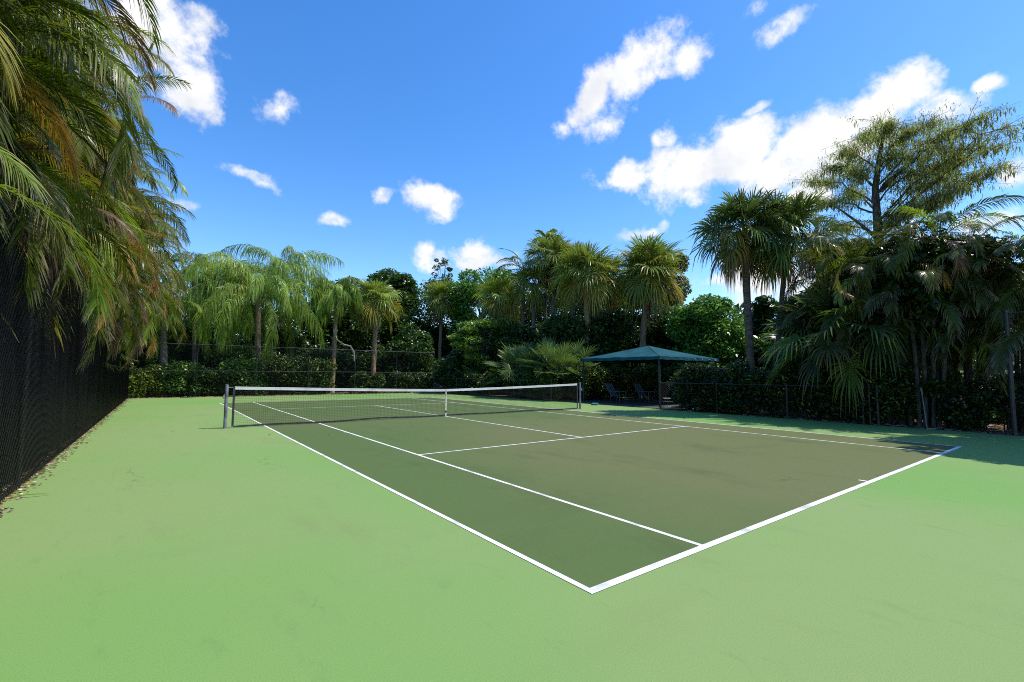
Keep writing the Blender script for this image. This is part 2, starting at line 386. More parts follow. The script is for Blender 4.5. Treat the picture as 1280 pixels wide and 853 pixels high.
def feather_crown(mb, g, H, nf, Lr, col, e_hi=78, e_lo=-25, bend=1.7, ll=.55, lw=.018, droop=.35, nl=46, mix=(.12,.1), tip=PALE, plum=0., vang=.35, azc=None, azs=None, pw=1.4):
    for i in range(nf):
        q = (i+.5)/nf
        a = i*2.39996+g.normal(0, .2) if azc is None else g.normal(azc, azs)
        e = RAD(e_hi+(e_lo-e_hi)*q)+g.normal(0, .08)
        u = g.random(); c = col*g.uniform(.75, 1.3)
        if u < mix[0]: c = LIME*g.uniform(.8, 1.2)
        elif u > 1-mix[1] and q > .22: c = [ORA, YEL*.9, BRN, LIME*.5+ORA*.35][g.integers(0, 4)]*g.uniform(.6, 1.)
        feather_frond(mb, H, a, e, Lr*g.uniform(.8, 1.12), bend*g.uniform(.8, 1.2), nl, ll, lw, vang, droop, c, tip if g.random() < .6 else None, plum, g.normal(0, .3), g=g, pw=pw)
def feather_palm(name, base, hub, Lr=2.4, nf=16, r=.13, label='', group=None, seed=0, col=GREEN, bark='bark_palm', **kw):
    g = np.random.default_rng(seed); o = thing(name, (base[0], base[1], 0), 0, label, 'palm', group)
    H = np.array([hub[0]-base[0], hub[1]-base[1], hub[2]])
    P = trunk_path(g, H[2], (H[0], H[1]), .05); P[-1] = H
    mb = MB(); Q, rr = ringed(g, P, r*1.15, r*.8); mb.tube(Q, rr, 10); mb.build('trunk', bark, o, smooth=True)
    mb = MB(); feather_crown(mb, g, H, nf, Lr, col, **kw); mb.build('crown', 'palm_leaf', o, leafy=True)
    return o
def areca_clump(name, base, stems, label='', group=None, seed=0, col=GREEN, Lr=2.3, nf=9, mix=(.22,.2), lo=-50, nl=44, bark='stem_green', bend=1.9, ll=.55, droop=.35, e_hi=80, lw=.018):
    """stems: list of (dx, dy, h)"""
    g = np.random.default_rng(seed); o = thing(name, (base[0], base[1], 0), 0, label, 'palm', group)
    mb = MB()
    for (dx, dy, h) in stems:
        st = MB(); P = trunk_path(g, h, (dx*.55, dy*.55), .08); P[:, 0] += dx*.45; P[:, 1] += dy*.45
        Q, rr = ringed(g, P, .06, .045, 4, .06); st.tube(Q, rr, 7); st.build('stem', bark, o, smooth=True)
        feather_crown(mb, g, P[-1], nf, Lr, col, e_hi, lo, bend, ll, lw, droop, nl, mix, PALE)
    mb.build('fronds', 'palm_leaf', o, leafy=True)
    return o
def limb(mb, g, p0, p1, r0, r1, sag=.15, k=7):
    s = np.linspace(0, 1, k)[:, None]; P = p0+(p1-p0)*s
    P += np.array([0, 0, 1.])*np.sin(s*PI)*sag*np.linalg.norm(p1-p0)*.3
    P[1:-1] += g.normal(0, .04, (k-2, 3))*np.linalg.norm(p1-p0)*.35
    mb.tube(P, r0+(r1-r0)*s[:, 0], 6, cap=False); return P
def broadleaf(name, base, cz, rx, ry, rz, n=9000, leaf=.2, col=DARKG, label='', group=None, seed=0, nc=26, r=.16, alt=None, altp=.1, holes=0., aspect=.5, cat='tree', crad=.36, bark='bark_dark', flat=.75):
    g = np.random.default_rng(seed); o = thing(name, (base[0], base[1], 0), 0, label, cat, group)
    d = unit(g.normal(0, 1, (nc, 3))); rad = g.uniform(.55, 1, nc)**.6
    cen = d*rad[:, None]*np.array([rx, ry, rz])*.78+np.array([0, 0, cz])
    cr_ = g.uniform(.7, 1.25, nc)*crad*min(rx, rz)*1.2
    tb = MB(); P = trunk_path(g, cz, (g.normal(0, .2), g.normal(0, .2)), .1); tb.tube(P, np.linspace(r*1.3, r*.5, len(P)), 9)
    for c in cen:
        if c[2] > cz*.3:
            j = int(np.clip((c[2]/cz*.6)*len(P), 3, len(P)-1)); limb(tb, g, P[j], c, r*.35, r*.07)
    tb.build('trunk', bark, o, smooth=True)
    mb = MB(); pts = clump_points(g, n, cen, cr_, flat)
    pts = pts[pts[:, 2] > .05]
    leaf_cloud(mb, pts, leaf, g, col, .32, alt, altp, aspect)
    mb.build('crown', 'leaf', o, leafy=True)
    return o
def shrub(name, base, rx, ry, h, n, leaf=.12, col=DARKG, label='', group=None, seed=0, alt=None, altp=.12, aspect=.5, rz=0., nc=30, stems=8, cat='shrub'):
    g = np.random.default_rng(seed); o = thing(name, (base[0], base[1], 0), rz, label, cat, group)
    tb = MB()
    cen = np.stack([g.uniform(-1, 1, nc)*rx*.85, g.uniform(-1, 1, nc)*ry*.8, g.uniform(.18, .86, nc)*h*g.uniform(.85, 1.05, nc)], 1)
    cr_ = g.uniform(.18, .32, nc)*h*.9
    for c in cen[:stems]: limb(tb, g, np.array([c[0]*.8, c[1]*.5, 0.]), c, .018, .006)
    tb.build('stems', 'bark_dark', o)
    mb = MB(); pts = clump_points(g, n, cen, cr_, .9); pts = pts[pts[:, 2] > .03]
    leaf_cloud(mb, pts, leaf, g, col, .35, alt, altp, aspect); mb.build('foliage', 'leaf', o, leafy=True)
    return o

# ------------------------------------------------------------------ ground
def sheet(name, pts, z, mat, kind='structure', thick=0):
    me = bpy.data.meshes.new(name); me.from_pydata([(x, y, z) for x, y in pts], [], [tuple(range(len(pts)))]); me.update()
    me.materials.append(mat); o = bpy.data.objects.new(name, me); C.objects.link(o); o['kind'] = kind; return o
noise_mat('ground_soil', (.10,.075,.045), (.10,.13,.04), .35, .95, .1, bump=.8, bscale=14, lo=.4, hi=.6)

def court_mat(name, cols, big=.16, fine=True, mask=None):
    """worn acrylic: cols = main, patch, stain ; long soft streaks, fine grain, specks"""
    m, t, b = base_mat(name, .85, .12)
    nd, lk = t.nodes.new, t.links.new
    tcn = nd('ShaderNodeTexCoord'); geo = tcn.outputs['Object']
    def noise(scale, det, st=(1,1,1), rough=.5, off=0, rot=0.):
        mp = nd('ShaderNodeMapping'); mp.inputs['Scale'].default_value = st; mp.inputs['Location'].default_value = (off, off, 0); mp.inputs['Rotation'].default_value = (0, 0, rot); lk(geo, mp.inputs[0])
        n = nd('ShaderNodeTexNoise'); n.inputs['Scale'].default_value = scale; n.inputs['Detail'].default_value = det; n.inputs['Roughness'].default_value = rough
        lk(mp.outputs[0], n.inputs['Vector']); return n.outputs['Fac']
    def rng_(v, a, b_, c=0., d=1.):
        r = nd('ShaderNodeMapRange'); r.interpolation_type = 'SMOOTHSTEP'; lk(v, r.inputs['Value'])
        for k_, x in zip(('From Min','From Max','To Min','To Max'), (a, b_, c, d)): r.inputs[k_].default_value = x
        return r.outputs[0]
    def mix(f, c1, c2):
        x = nd('ShaderNodeMix'); x.data_type = 'RGBA'; lk(f, x.inputs[0])
        for i, c in ((6, c1), (7, c2)):
            if isinstance(c, tuple): x.inputs[i].default_value = (*c, 1)
            else: lk(c, x.inputs[i])
        return x.outputs[2]
    f = rng_(noise(big, 3, (1, .8, 1), .5, 11), .38, .62)
    if mask is not None: f = mask(nd, lk, tcn, f)
    c = mix(f, cols[0], cols[1])
    c = mix(rng_(noise(.9, 8, (1, .45, 1), .65, 3, .5), .52, .78, 0, .6), c, cols[2])
    c = mix(rng_(noise(.5, 8, (.35, 1.3, 1), .6, 7, .4), .56, .82, 0, .45), c, cols[2])
    c = mix(rng_(noise(4.5, 7, (1, .35, 1), .7, 5, -.2), .56, .80, 0, .5), c, cols[3])
    c = mix(rng_(noise(140, 3, (1,1,1), .6), .35, .75, 0, .34), c, tuple(x*.45 for x in cols[0]))
    c = mix(rng_(noise(26, 8, (1,1,1), .8, 9), .67, .78, 0, .55), c, tuple(x*.5 for x in cols[2]))
    vo = nd('ShaderNodeTexVoronoi'); vo.feature = 'DISTANCE_TO_EDGE'; vo.inputs['Scale'].default_value = .33; vo.inputs['Randomness'].default_value = 1
    wn = nd('ShaderNodeTexNoise'); wn.inputs['Scale'].default_value = 1.6; wn.inputs['Detail'].default_value = 6; lk(geo, wn.inputs['Vector'])
    va = nd('ShaderNodeVectorMath'); va.operation = 'MULTIPLY_ADD'; lk(wn.outputs['Color'], va.inputs[0]); va.inputs[1].default_value = (1.2, 1.2, 0); lk(geo, va.inputs[2]); lk(va.outputs[0], vo.inputs['Vector'])
    ck = rng_(vo.outputs['Distance'], .0, .004, .45, 0.)
    km = nd('ShaderNodeMath'); km.operation = 'MULTIPLY'; lk(ck, km.inputs[0]); lk(rng_(noise(.35, 3, (1,1,1), .5, 21), .55, .68), km.inputs[1])
    c = mix(km.outputs[0], c, tuple(x*.45 for x in cols[2]))
    lk(c, b.inputs['Base Color'])
    bp = nd('ShaderNodeBump'); bp.inputs['Strength'].default_value = .25; bp.inputs['Distance'].default_value = .004
    lk(noise(170, 4), bp.inputs['Height']); lk(bp.outputs[0], b.inputs['Normal'])
    return m
apron = court_mat('court_apron_paint', [(.172,.325,.086), (.222,.315,.112), (.185,.235,.095), (.125,.225,.07)])
def inmask(nd, lk, tcn, f):
    # greyish brown wear over the middle of the near half, greener along the left tramline and around the service box
    mp = nd('ShaderNodeMapping'); mp.vector_type = 'TEXTURE'; mp.inputs['Location'].default_value = (7.6, 3.4, 0); mp.inputs['Scale'].default_value = (6.2, 6.6, 1)
    lk(tcn.outputs['Object'], mp.inputs[0]); ln = nd('ShaderNodeVectorMath'); ln.operation = 'LENGTH'; lk(mp.outputs[0], ln.inputs[0])
    r = nd('ShaderNodeMapRange'); r.interpolation_type = 'SMOOTHSTEP'; lk(ln.outputs['Value'], r.inputs['Value'])
    r.inputs['From Min'].default_value = .55; r.inputs['From Max'].default_value = 1.15; r.inputs['To Min'].default_value = 1.; r.inputs['To Max'].default_value = .0
    m1 = nd('ShaderNodeMath'); m1.operation = 'MULTIPLY_ADD'; lk(f, m1.inputs[0]); m1.inputs[1].default_value = .35; lk(r.outputs[0], m1.inputs[2])
    m2 = nd('ShaderNodeMath'); m2.operation = 'MINIMUM'; lk(m1.outputs[0], m2.inputs[0]); m2.inputs[1].default_value = 1.; return m2.outputs[0]
inner = court_mat('court_inner_paint', [(.094,.142,.046), (.134,.148,.060), (.065,.085,.034), (.095,.110,.048)], .22, mask=inmask)

sheet('ground', [(-400,-400), (400,-400), (400,400), (-400,400)], -.012, MATS['ground_soil'])
X0, X1, Y0, Y1 = -3.72, 14.75, -9.0, 30.5
sheet('court_apron', [(X0,Y0), (X1,Y0), (X1,Y1), (X0,Y1)], 0.0, apron)
sheet('court_surface', [(0,0), (10.97,0), (10.97,23.77), (0,23.77)], .002, inner)
sheet('shelter_pad', [(14.76,9.6), (21.6,9.6), (21.6,16.6), (14.76,16.6)], .004, MATS['pad'])
# lines
noise_mat('line_paint', (.36,.38,.31), (.72,.71,.68), 3.1, .75, .25, bump=.1, bscale=120, lo=.30, hi=.48, detail=8)
lm = MB()
def line(x0, y0, x1, y1):
    lm.add([(x0,y0,.004), (x1,y0,.004), (x1,y1,.004), (x0,y1,.004)], [(0,1,2,3)])
lw = .05; bw = .07
line(0, 0, lw, 23.77); line(10.97-lw, 0, 10.97, 23.77)
line(lw, 0, 10.97-lw, bw); line(lw, 23.77-bw, 10.97-lw, 23.77)
line(1.37, bw, 1.37+lw, 23.77-bw); line(9.60-lw, bw, 9.60, 23.77-bw)
line(1.37+lw, 5.485-lw/2, 9.60-lw, 5.485+lw/2); line(1.37+lw, 18.285-lw/2, 9.60-lw, 18.285+lw/2)
line(5.485-lw/2, 5.485+lw/2, 5.485+lw/2, 18.285-lw/2)
line(5.485-lw/2, bw, 5.485+lw/2, bw+.1); line(5.485-lw/2, 23.77-bw-.1, 5.485+lw/2, 23.77-bw)
o = lm.build('court_lines', 'line_paint'); o['kind'] = 'structure'

# ------------------------------------------------------------------ net
NY = 11.885
net = thing('tennis_net', (5.485, NY, 0), 0, 'black tennis net with white headband strung across the green court', 'tennis net')
def ntop(x):   # x relative to centre
    a = abs(x)/6.4; return .914+.156*a**1.25
def post(x, side):
    mb = MB(); mb.tube([(x,0,0), (x,0,.02), (x,0,1.10)], [.04,.04,.04], 14)
    p = mb.build('net_post', 'post_paint', net, smooth=False)
    c = MB(); c.tube([(x,0,1.101), (x,0,1.115), (x,0,1.122)], [.043,.043,.02], 14); c.build('cap', 'post_paint', p)
    k = MB(); k.tube([(x-side*.045,0,.80), (x-side*.075,0,.80)], .035, 10); k.tube([(x-side*.05,0,.88), (x-side*.065,-.05,.80), (x-side*.065,-.12,.80)], .009, 6)
    k.build('crank', 'steel', p)
    f = MB(); f.tube([(x,0,0.0), (x,0,.012)], .075, 16); f.build('base_collar', 'steel', p)
post(-6.40, 1); post(6.40, -1)
xs = np.linspace(-6.22, 6.22, 41)
mb = MB(); P = np.stack([xs, 0*xs, np.array([ntop(x) for x in xs])-.045], 1)
# headband: a folded canvas sleeve
for s_ in (-1, 1): mb.strips(np.array([[(x, s_*.006, ntop(x)-.035) for x in xs]]), np.array([[(0, 0, .036)]*len(xs)]), (1,1,1))
mb.tube([(x, 0, ntop(x)-.004) for x in xs], .009, 6)
mb.build('headband', 'white_canvas', net)
mb = MB(); mb.tube([(-6.38,0,1.05), (-6.2,0,ntop(6.2)-.01)], .004, 5); mb.build('cable', 'steel', net)
mb = MB(); mb.tube([(6.38,0,1.05), (6.2,0,ntop(6.2)-.01)], .004, 5); mb.build('cable', 'steel', net)
mb = MB(); mb.tube([(-6.38,0,.80), (-6.25,0,.82)], .004, 5); mb.build('tie', 'net_band', net)
mb = MB()
def nbot(x): return .04+.008*math.sin(x*2.1)+(.02*math.exp(-((x+2.4)/.8)**2))
def nbow(x, z): return -.03*math.sin(x*1.3)*(1-z)
for x in np.arange(-6.2, 6.21, .045):
    zs = np.linspace(nbot(x), ntop(x)-.06, 4); mb.tube([(x, nbow(x, z), z) for z in zs], 0.0019, 3, cap=False)
zz = 0.08
while zz < 1.0:
    pts = [(x, nbow(x, zz), zz) for x in np.arange(-6.2, 6.21, .2) if zz < ntop(x)-.065]
    L_ = [p for p in pts if p[0] <= 0]; R2 = [p for p in pts if p[0] >= 0]
    if len(L_) > 1 and L_[-1][0] > -.3: mb.tube(pts, 0.0019, 3, cap=False)
    else:
        if len(L_) > 1: mb.tube(L_, 0.0019, 3, cap=False)
        if len(R2) > 1: mb.tube(R2, 0.0019, 3, cap=False)
    zz += .045
mb.build('mesh', 'net_black', net)
mb = MB()
for s_ in (-1, 1):
    mb.strips(np.array([[(x, nbow(x, 0)+s_*.004, nbot(x)) for x in xs]]), np.array([[(0, 0, .022)]*len(xs)]), (1,1,1))
mb.build('bottom_band', 'net_band', net)
for s_ in (-1, 1):
    mb = MB(); mb.box((s_*6.235, 0, .55), (.05, .014, 1.02)); mb.build('side_band', 'net_band', net)
mb = MB(); mb.box((0, -.012, .46), (.05, .006, .91)); mb.box((0, .012, .46), (.05, .006, .91)); mb.box((0, 0, .918), (.052, .03, .008))
st = mb.build('center_strap', 'strap_canvas', net)
mb = MB(); mb.box((0, -.019, .17), (.046, .006, .06)); mb.build('buckle', 'net_black', st)

# ------------------------------------------------------------------ chain link fences
def fence(A, B, h, label, spacing=3.05, rails=(1.,), cell=.075, wire=.0022, wire_mat='black_vinyl', ranges=None, group=None, pr=.03, skip_mesh=False, mid=None):
    A = np.array(A, float); B = np.array(B, float); Lf = np.linalg.norm(B-A); d = (B-A)/Lf
    rz = math.atan2(d[1], d[0])
    o = thing('chain_link_fence', (A[0], A[1], 0), rz, label, 'fence', group)
    n = max(1, round(Lf/spacing))
    for i in range(n+1):
        x = Lf*i/n; mb = MB(); mb.tube([(x,0,0), (x,0,h+.03)], pr if 0 < i < n else pr*1.3, 10)
        p = mb.build('post', 'black_post', o)
        c = MB(); c.tube([(x,0,h+.031), (x,0,h+.05), (x,0,h+.065)], [pr*1.35, pr*1.35, pr*.5], 10); c.build('cap', 'black_post', p)
    for q in rails:
        mb = MB(); mb.tube([(0,0,h*q), (Lf,0,h*q)], .021, 8); mb.build('rail', 'black_post', o)
    if not skip_mesh:
        mb = MB(); m = int((Lf+h)/cell)
        V = []; Q = []
        th = np.array([0, 2*PI/3, 4*PI/3])
        for sgn in (1, -1):
            for i in range(m+1):
                a = -h+i*cell if sgn == 1 else i*cell
                # line x = a + sgn*z
                z0, z1 = .03, h-.01
                xa, xb = a+sgn*z0, a+sgn*z1
                if min(xa, xb) < 0 or max(xa, xb) > Lf:
                    if sgn == 1:
                        z0 = max(z0, -a); z1 = min(z1, Lf-a)
                    else:
                        z0 = max(z0, a-Lf); z1 = min(z1, a)
                    if z1-z0 < .05: continue
                y = -.035+sgn*.0028
                p0 = np.array([a+sgn*z0, y, z0]); p1 = np.array([a+sgn*z1, y, z1])
                ax = np.array([sgn, 0, 1])/math.sqrt(2); u_ = np.array([0, 1., 0]); v_ = np.cross(ax, u_)
                ring = wire*(np.cos(th)[:, None]*u_+np.sin(th)[:, None]*v_); b = len(V)*1
                V += list(p0+ring)+list(p1+ring)
                for j in range(3): k_ = (j+1) % 3; Q.append((b+j, b+k_, b+3+k_, b+3+j))
        mb.add(np.array(V), Q); mb.build('wire_mesh', wire_mat, o)
    return o
lf = fence((-3.65,-3.0), (-3.65,30.3), 3.05, 'long black chain-link fence in front of the dark palm stems on the left', rails=(1.,.015), wire=.003, cell=.07)
noise_mat('shade_black', (.004,.004,.005), (.012,.011,.014), 1.2, .9, .1, stretch=(4,4,.4))  # added black sheet standing in for the deep shade behind the left wire
mb = MB(); xs_ = np.arange(0.05, 33.2, .06); g = np.random.default_rng(9); dz = np.convolve(g.normal(0, 1, len(xs_)+6), np.ones(7)/7, 'valid')
V = []
for x_, q_ in zip(xs_, dz):
    y_ = .075+.035*math.sin(x_*6.1+2*math.sin(x_*.7))+.05*q_
    V += [(x_, y_, .10+.03*q_), (x_, y_*.9, 2.96+.02*q_)]
mb.add(V, [(2*j, 2*j+1, 2*j+3, 2*j+2) for j in range(len(xs_)-1)]); mb.build('shade_backdrop', 'shade_black', lf, smooth=True)
fence((-3.65,30.35), (14.63,30.35), 3.05, 'tall black chain-link fence across the far end of the court', rails=(1.,.5), wire=.0013, cell=.09)
fence((14.66,16.8), (14.66,30.3), 1.12, 'low dark chain-link fence beyond the net in front of the palmetto', rails=(1.,), wire=.0013, cell=.09)
fence((14.66,2.4), (14.66,9.9), 1.12, 'low dark chain-link fence in front of the hedge right of the shelter', spacing=2.5, rails=(1.,), wire=.0018, cell=.08)
fence((14.66,-6.8), (14.66,-.35), 3.05, 'tall dark chain-link fence with a thick post at the right edge', rails=(1.,), wire=.0022, cell=.08, pr=.04)
for k_, (u, lb) in enumerate([(1078,'short dark gate post at the hedge end, left one of the pair'), (1086.5,'short dark gate post at the hedge end, right one of the pair')]):
    p = ptX(u, 500, 14.66); t = thing('gate_post', (p[0], p[1], 0), 0, lb, 'post', 'gate posts at the end of the low fence')
    mb = MB(); mb.tube([(0,0,0), (0,0,1.18)], .03, 10); mb.build('post', 'black_post', t)
    mb = MB(); mb.tube([(0,0,1.181), (0,0,1.2), (0,0,1.22)], [.04,.04,.015], 10); mb.build('cap', 'black_post', t)
p0 = ptX(1159, 534, 14.3); p1 = ptX(1152, 494, 14.4)
mb = MB(); mb.tube([(0,0,0), tuple((p1-p0)*np.array([.5,.5,0])+np.array([.01,0,.5])), (p1[0]-p0[0], p1[1]-p0[1], 1.12)], .013, 7)
o = mb.build('stick', 'dull_stick'); o.location = (p0[0], p0[1], 0); tag(o, 'thin pale stick leaning upright in the dark shade below the right palms', 'stick')

# ------------------------------------------------------------------ shelter
SX0, SX1, SY0, SY1, SH, SP = 15.95, 20.75, 10.85, 15.65, 2.27, 3.0
sh = thing('shade_canopy', ((SX0+SX1)/2, (SY0+SY1)/2, 0), 0, 'dark teal pyramid shade canopy on four slim poles beside the court', 'canopy')
hx, hy = (SX1-SX0)/2, (SY1-SY0)/2
ox, oy = hx+.12, hy+.12
mb = MB(); n = 14
cor = [(-ox,-oy), (ox,-oy), (ox,oy), (-ox,oy)]
for i in range(4):
    a = np.array(cor[i]); b = np.array(cor[(i+1) % 4]); V = []
    for r_ in range(n+1):
        f = r_/n
        for c_ in range(n+1):
            s = c_/n; p = a*(1-s)+b*s; p = p*(1-f)
            z = SH+.04+(SP-SH-.04)*(f**1.12)-.05*math.sin(PI*f)*math.sin(PI*s)**1+.012*math.sin(s*23+i)*(1-f)*math.sin(PI*s)
            V.append((p[0], p[1], z))
    Q = [(r_*(n+1)+c_, r_*(n+1)+c_+1, (r_+1)*(n+1)+c_+1, (r_+1)*(n+1)+c_) for r_ in range(n) for c_ in range(n)]
    mb.add(V, Q)
roof = mb.build('roof_fabric', 'canopy_fabric', sh, smooth=False)
for i in range(4):
    a = np.array(cor[i]); b = np.array(cor[(i+1) % 4]); k = 25; V = []
    for j in range(k):
        s = j/(k-1); p = a*(1-s)+b*s; w_ = 1+.004*math.sin(j*2.2)
        V += [(p[0]*w_, p[1]*w_, SH+.041+.012*math.sin(s*23+i)*math.sin(PI*s)), (p[0]*1.004, p[1]*1.004, SH-.11+.012*math.sin(j*1.7))]
    v = MB(); v.add(V, [(2*j, 2*j+1, 2*j+3, 2*j+2) for j in range(k-1)])
    o = v.build('valance', 'canopy_fabric', sh)
    if i == 0: o['label'] = 'valance with pale scuffed patches'
for i in range(4):
    a = cor[i]; v = MB(); v.tube([(a[0]*(1-f), a[1]*(1-f), SH+.045+(SP-SH-.04)*(f**1.12)) for f in np.linspace(0, .99, 12)], .012, 6); v.build('seam', 'canopy_fabric', roof)
# scuffs on the near-right valance: thin torn patches
v = MB()
for (x, wd, hh) in [(.3,.12,.08),(.95,.07,.06),(1.1,.05,.05),(1.6,.16,.05),(2.15,.22,.1),(-.3,.05,.04)]:
    v = MB(); v.box((x, -oy*1.006-.006, SH-.02), (wd, .003, hh)); v.build('worn_patch', 'canopy_scuff', sh)
for (x, y) in [(-hx,-hy), (hx,-hy), (hx,hy), (-hx,hy)]:
    m = MB(); m.box((x, y, (SH-.02)/2), (.075, .075, SH-.02)); p = m.build('pole', 'green_pole', sh, bevel=.008)
    m = MB(); m.box((x, y, .008), (.18, .18, .016)); m.build('base_plate', 'green_pole', p)
m = MB()
for (x0, y0, x1, y1) in [(-hx,-hy,hx,-hy), (hx,-hy,hx,hy), (hx,hy,-hx,hy), (-hx,hy,-hx,-hy)]:
    m.tube([(x0, y0, SH+.0), (x1, y1, SH+.0)], .03, 8)
for (x, y) in [(-hx,-hy), (hx,-hy), (hx,hy), (-hx,hy)]: m.tube([(x, y, SH), (x*.02, y*.02, SP-.08)], .025, 8)
m.build('roof_frame', 'green_pole', sh)

# lounge chairs: striped sling back, facing left and towards the court
def lounge(name, loc, rz, label):
    t = thing(name, loc, rz, label, 'chair', 'striped lounge chairs under the canopy')
    # x = forward
    for s in (-.28, .28):
        m = MB(); m.tube([(-.52, s, 1.0), (-.12, s, .36), (.42, s, .40)], .014, 7); m.build('side_rail', 'chair_frame', t)
        m = MB(); m.tube([(-.22, s, .0), (-.16, s, .42)], .013, 7); m.build('leg', 'chair_frame', t)
        m = MB(); m.tube([(.36, s, .0), (.34, s, .60)], .013, 7); m.build('leg', 'chair_frame', t)
        m = MB(); m.box((.08, s, .61), (.56, .05, .025)); m.build('armrest', 'chair_frame', t, bevel=.006)
    m = MB()
    for k_ in range(5):
        y = -.22+.11*k_; m.strips(np.array([[(-.50, y, .985), (-.40, y, .80), (-.28, y, .59), (-.13, y, .37)]]), np.array([[(0, .032, 0)]*4]), (1,1,1))
    m.build('backrest', 'chair_strap', t)
    m = MB()
    for k_ in range(5):
        y = -.22+.11*k_; m.strips(np.array([[(-.11, y, .365), (.15, y, .36), (.41, y, .405)]]), np.array([[(0, .032, 0)]*3]), (1,1,1))
    m.build('seat', 'chair_strap', t)
    for q_ in ((-.52,1.0), (.42,.40)): m = MB(); m.tube([(q_[0],-.28,q_[1]), (q_[0],.28,q_[1])], .014, 7); m.build('cross_bar', 'chair_frame', t)
    return t
p = gnd(771, 504.5); c1 = lounge('lounge_chair', (p[0]+.0, p[1], .004), RAD(-84), 'striped lounge chair in the canopy shade, nearer the net post')
c2 = copy_tree(c1); p = gnd(799, 505.5); c2.location = (p[0]+.5, p[1], .004); c2['label'] = 'striped lounge chair in the canopy shade, nearer the hedge and low fence'
# small wire side table by the near pole
p = gnd(834, 510); t = thing('side_table', (p[0], p[1], .004), 0, 'small pale round side table on curved legs beside the nearest canopy pole', 'table')
m = MB(); m.tube([(0,0,.40), (0,0,.425)], .17, 18); m.build('table_top', 'white_plastic', t)
for k_ in range(3):
    a = k_*2*PI/3+.4; c_, s_ = math.cos(a), math.sin(a)
    m = MB(); m.tube([(c_*.1, s_*.1, .40), (c_*.16, s_*.16, .25), (c_*.12, s_*.12, .12), (c_*.2, s_*.2, 0)], .011, 6); m.build('leg', 'chair_frame', t)
m = MB(); m.tube([(.15*math.cos(a), .15*math.sin(a), .05) for a in np.linspace(0, 2*PI, 17)], .008, 5); m.build('foot_ring', 'white_plastic', t)
p = gnd(748, 506.5); m = MB()
m.box((.1,.3,.035), (.30, 1.1, .07), RAD(-52)); o = m.build('rolled_mat', 'teal_mat', bevel=.02); o.location = (p[0], p[1], .004)
tag(o, 'flat teal roll lying on the ground at the foot of the left canopy pole', 'mat')

# ------------------------------------------------------------------ left palm row
LG = np.array([.092,.118,.014])
lab = ['tall arching palm clump overhanging the fence at the left frame edge', 'bushy palm clump behind the near end of the left fence', 'palm clump with orange drooping fronds over the left fence',
 'leaning palm clump with brown tips above the left fence', 'dense yellow-green palm clump midway along the left fence', 'palm clump with dry tan fronds, sixth along the left fence',
 'green palm clump with loose tips, seventh along the left fence', 'palm clump near the far end of the left fence', 'palm clump beside the far corner of the left fence', 'last palm clump at the far left corner of the court']
ys = [3.4, 5.6, 7.7, 9.8, 12.0, 14.4, 17.0, 19.8, 23.0, 26.5]
for i, (y, lb) in enumerate(zip(ys, lab)):
    g = np.random.default_rng(100+i)
    st_ = []
    for k_ in range(7):
        hgt = [7.3, 6.4, 5.5, 6.9, 4.6, 5.9, 3.8][k_]*g.uniform(.93, 1.07)*(1-.012*max(0, i-5))
        st_.append((g.uniform(-.9, .5) if k_ != 4 else .45, g.uniform(-1.1, 1.1), hgt))
    for k_ in range(4 if i < 4 else 2): st_.append((g.uniform(.1, .4), g.uniform(-1.1, 1.1), [4.3, 3.7, 4.6, 3.2][k_]*g.uniform(.93, 1.07)))
    areca_clump('areca_palm', (-4.75 if i < 4 else (-4.4 if i < 6 else -4.2), y, 0), [(a_, b_, c_*(1 if i < 4 else 1.07 if i < 6 else 1.13)) for a_, b_, c_ in st_], lb, 'palms behind the left fence', 100+i, LG, Lr=2.2 if i < 4 else (2.4 if i < 6 else 2.75), nf=17 if i < 6 else 18, mix=(.16,.34), lo=-66, nl=62 if i < 5 else 52, bend=1.8, ll=.40, lw=.0115 if i < 5 else .015, droop=.5)

# ------------------------------------------------------------------ back row (beyond the far fence)
def hubY(u, v, Y): return ptY(u, v, Y)
def hubX(u, v, X): return ptX(u, v, X)
# weeping queen palms
def queen(u, v, Y, Lr, nf, label, seed, ub=None, r=.14, plane='Y', col=QG, ll=.85, e_lo=-10):
    h = ptY(u, v, Y) if plane == 'Y' else ptX(u, v, Y); b = ptY(ub or u, 480, Y) if plane == 'Y' else ptX(ub or u, 480, Y)
    return feather_palm('queen_palm', b, h, Lr, nf, r, label, 'weeping queen palms beyond the far fence', seed, col, 'bark_reddish',
        e_hi=82, e_lo=e_lo, bend=2.15, ll=ll, lw=.021, droop=.95, nl=100, mix=(.3,.0), tip=None, plum=.8, vang=.1, pw=1.2)
queen(322, 372, 33.0, 5.8, 34, 'largest weeping queen palm with long bright drooping fronds left of centre', 31, ub=322, r=.2)
queen(352, 350, 36.0, 5.6, 26, 'queen palm rising behind the largest weeping palm', 32)
queen(272, 362, 35.0, 4.4, 24, 'queen palm with hanging fronds on the left side of the largest weeping palm', 33)
queen(421, 368, 33.0, 2.4, 26, 'slim queen palm with a small crown and bent dry flower stalk', 34, ub=415, r=.16, ll=.6)
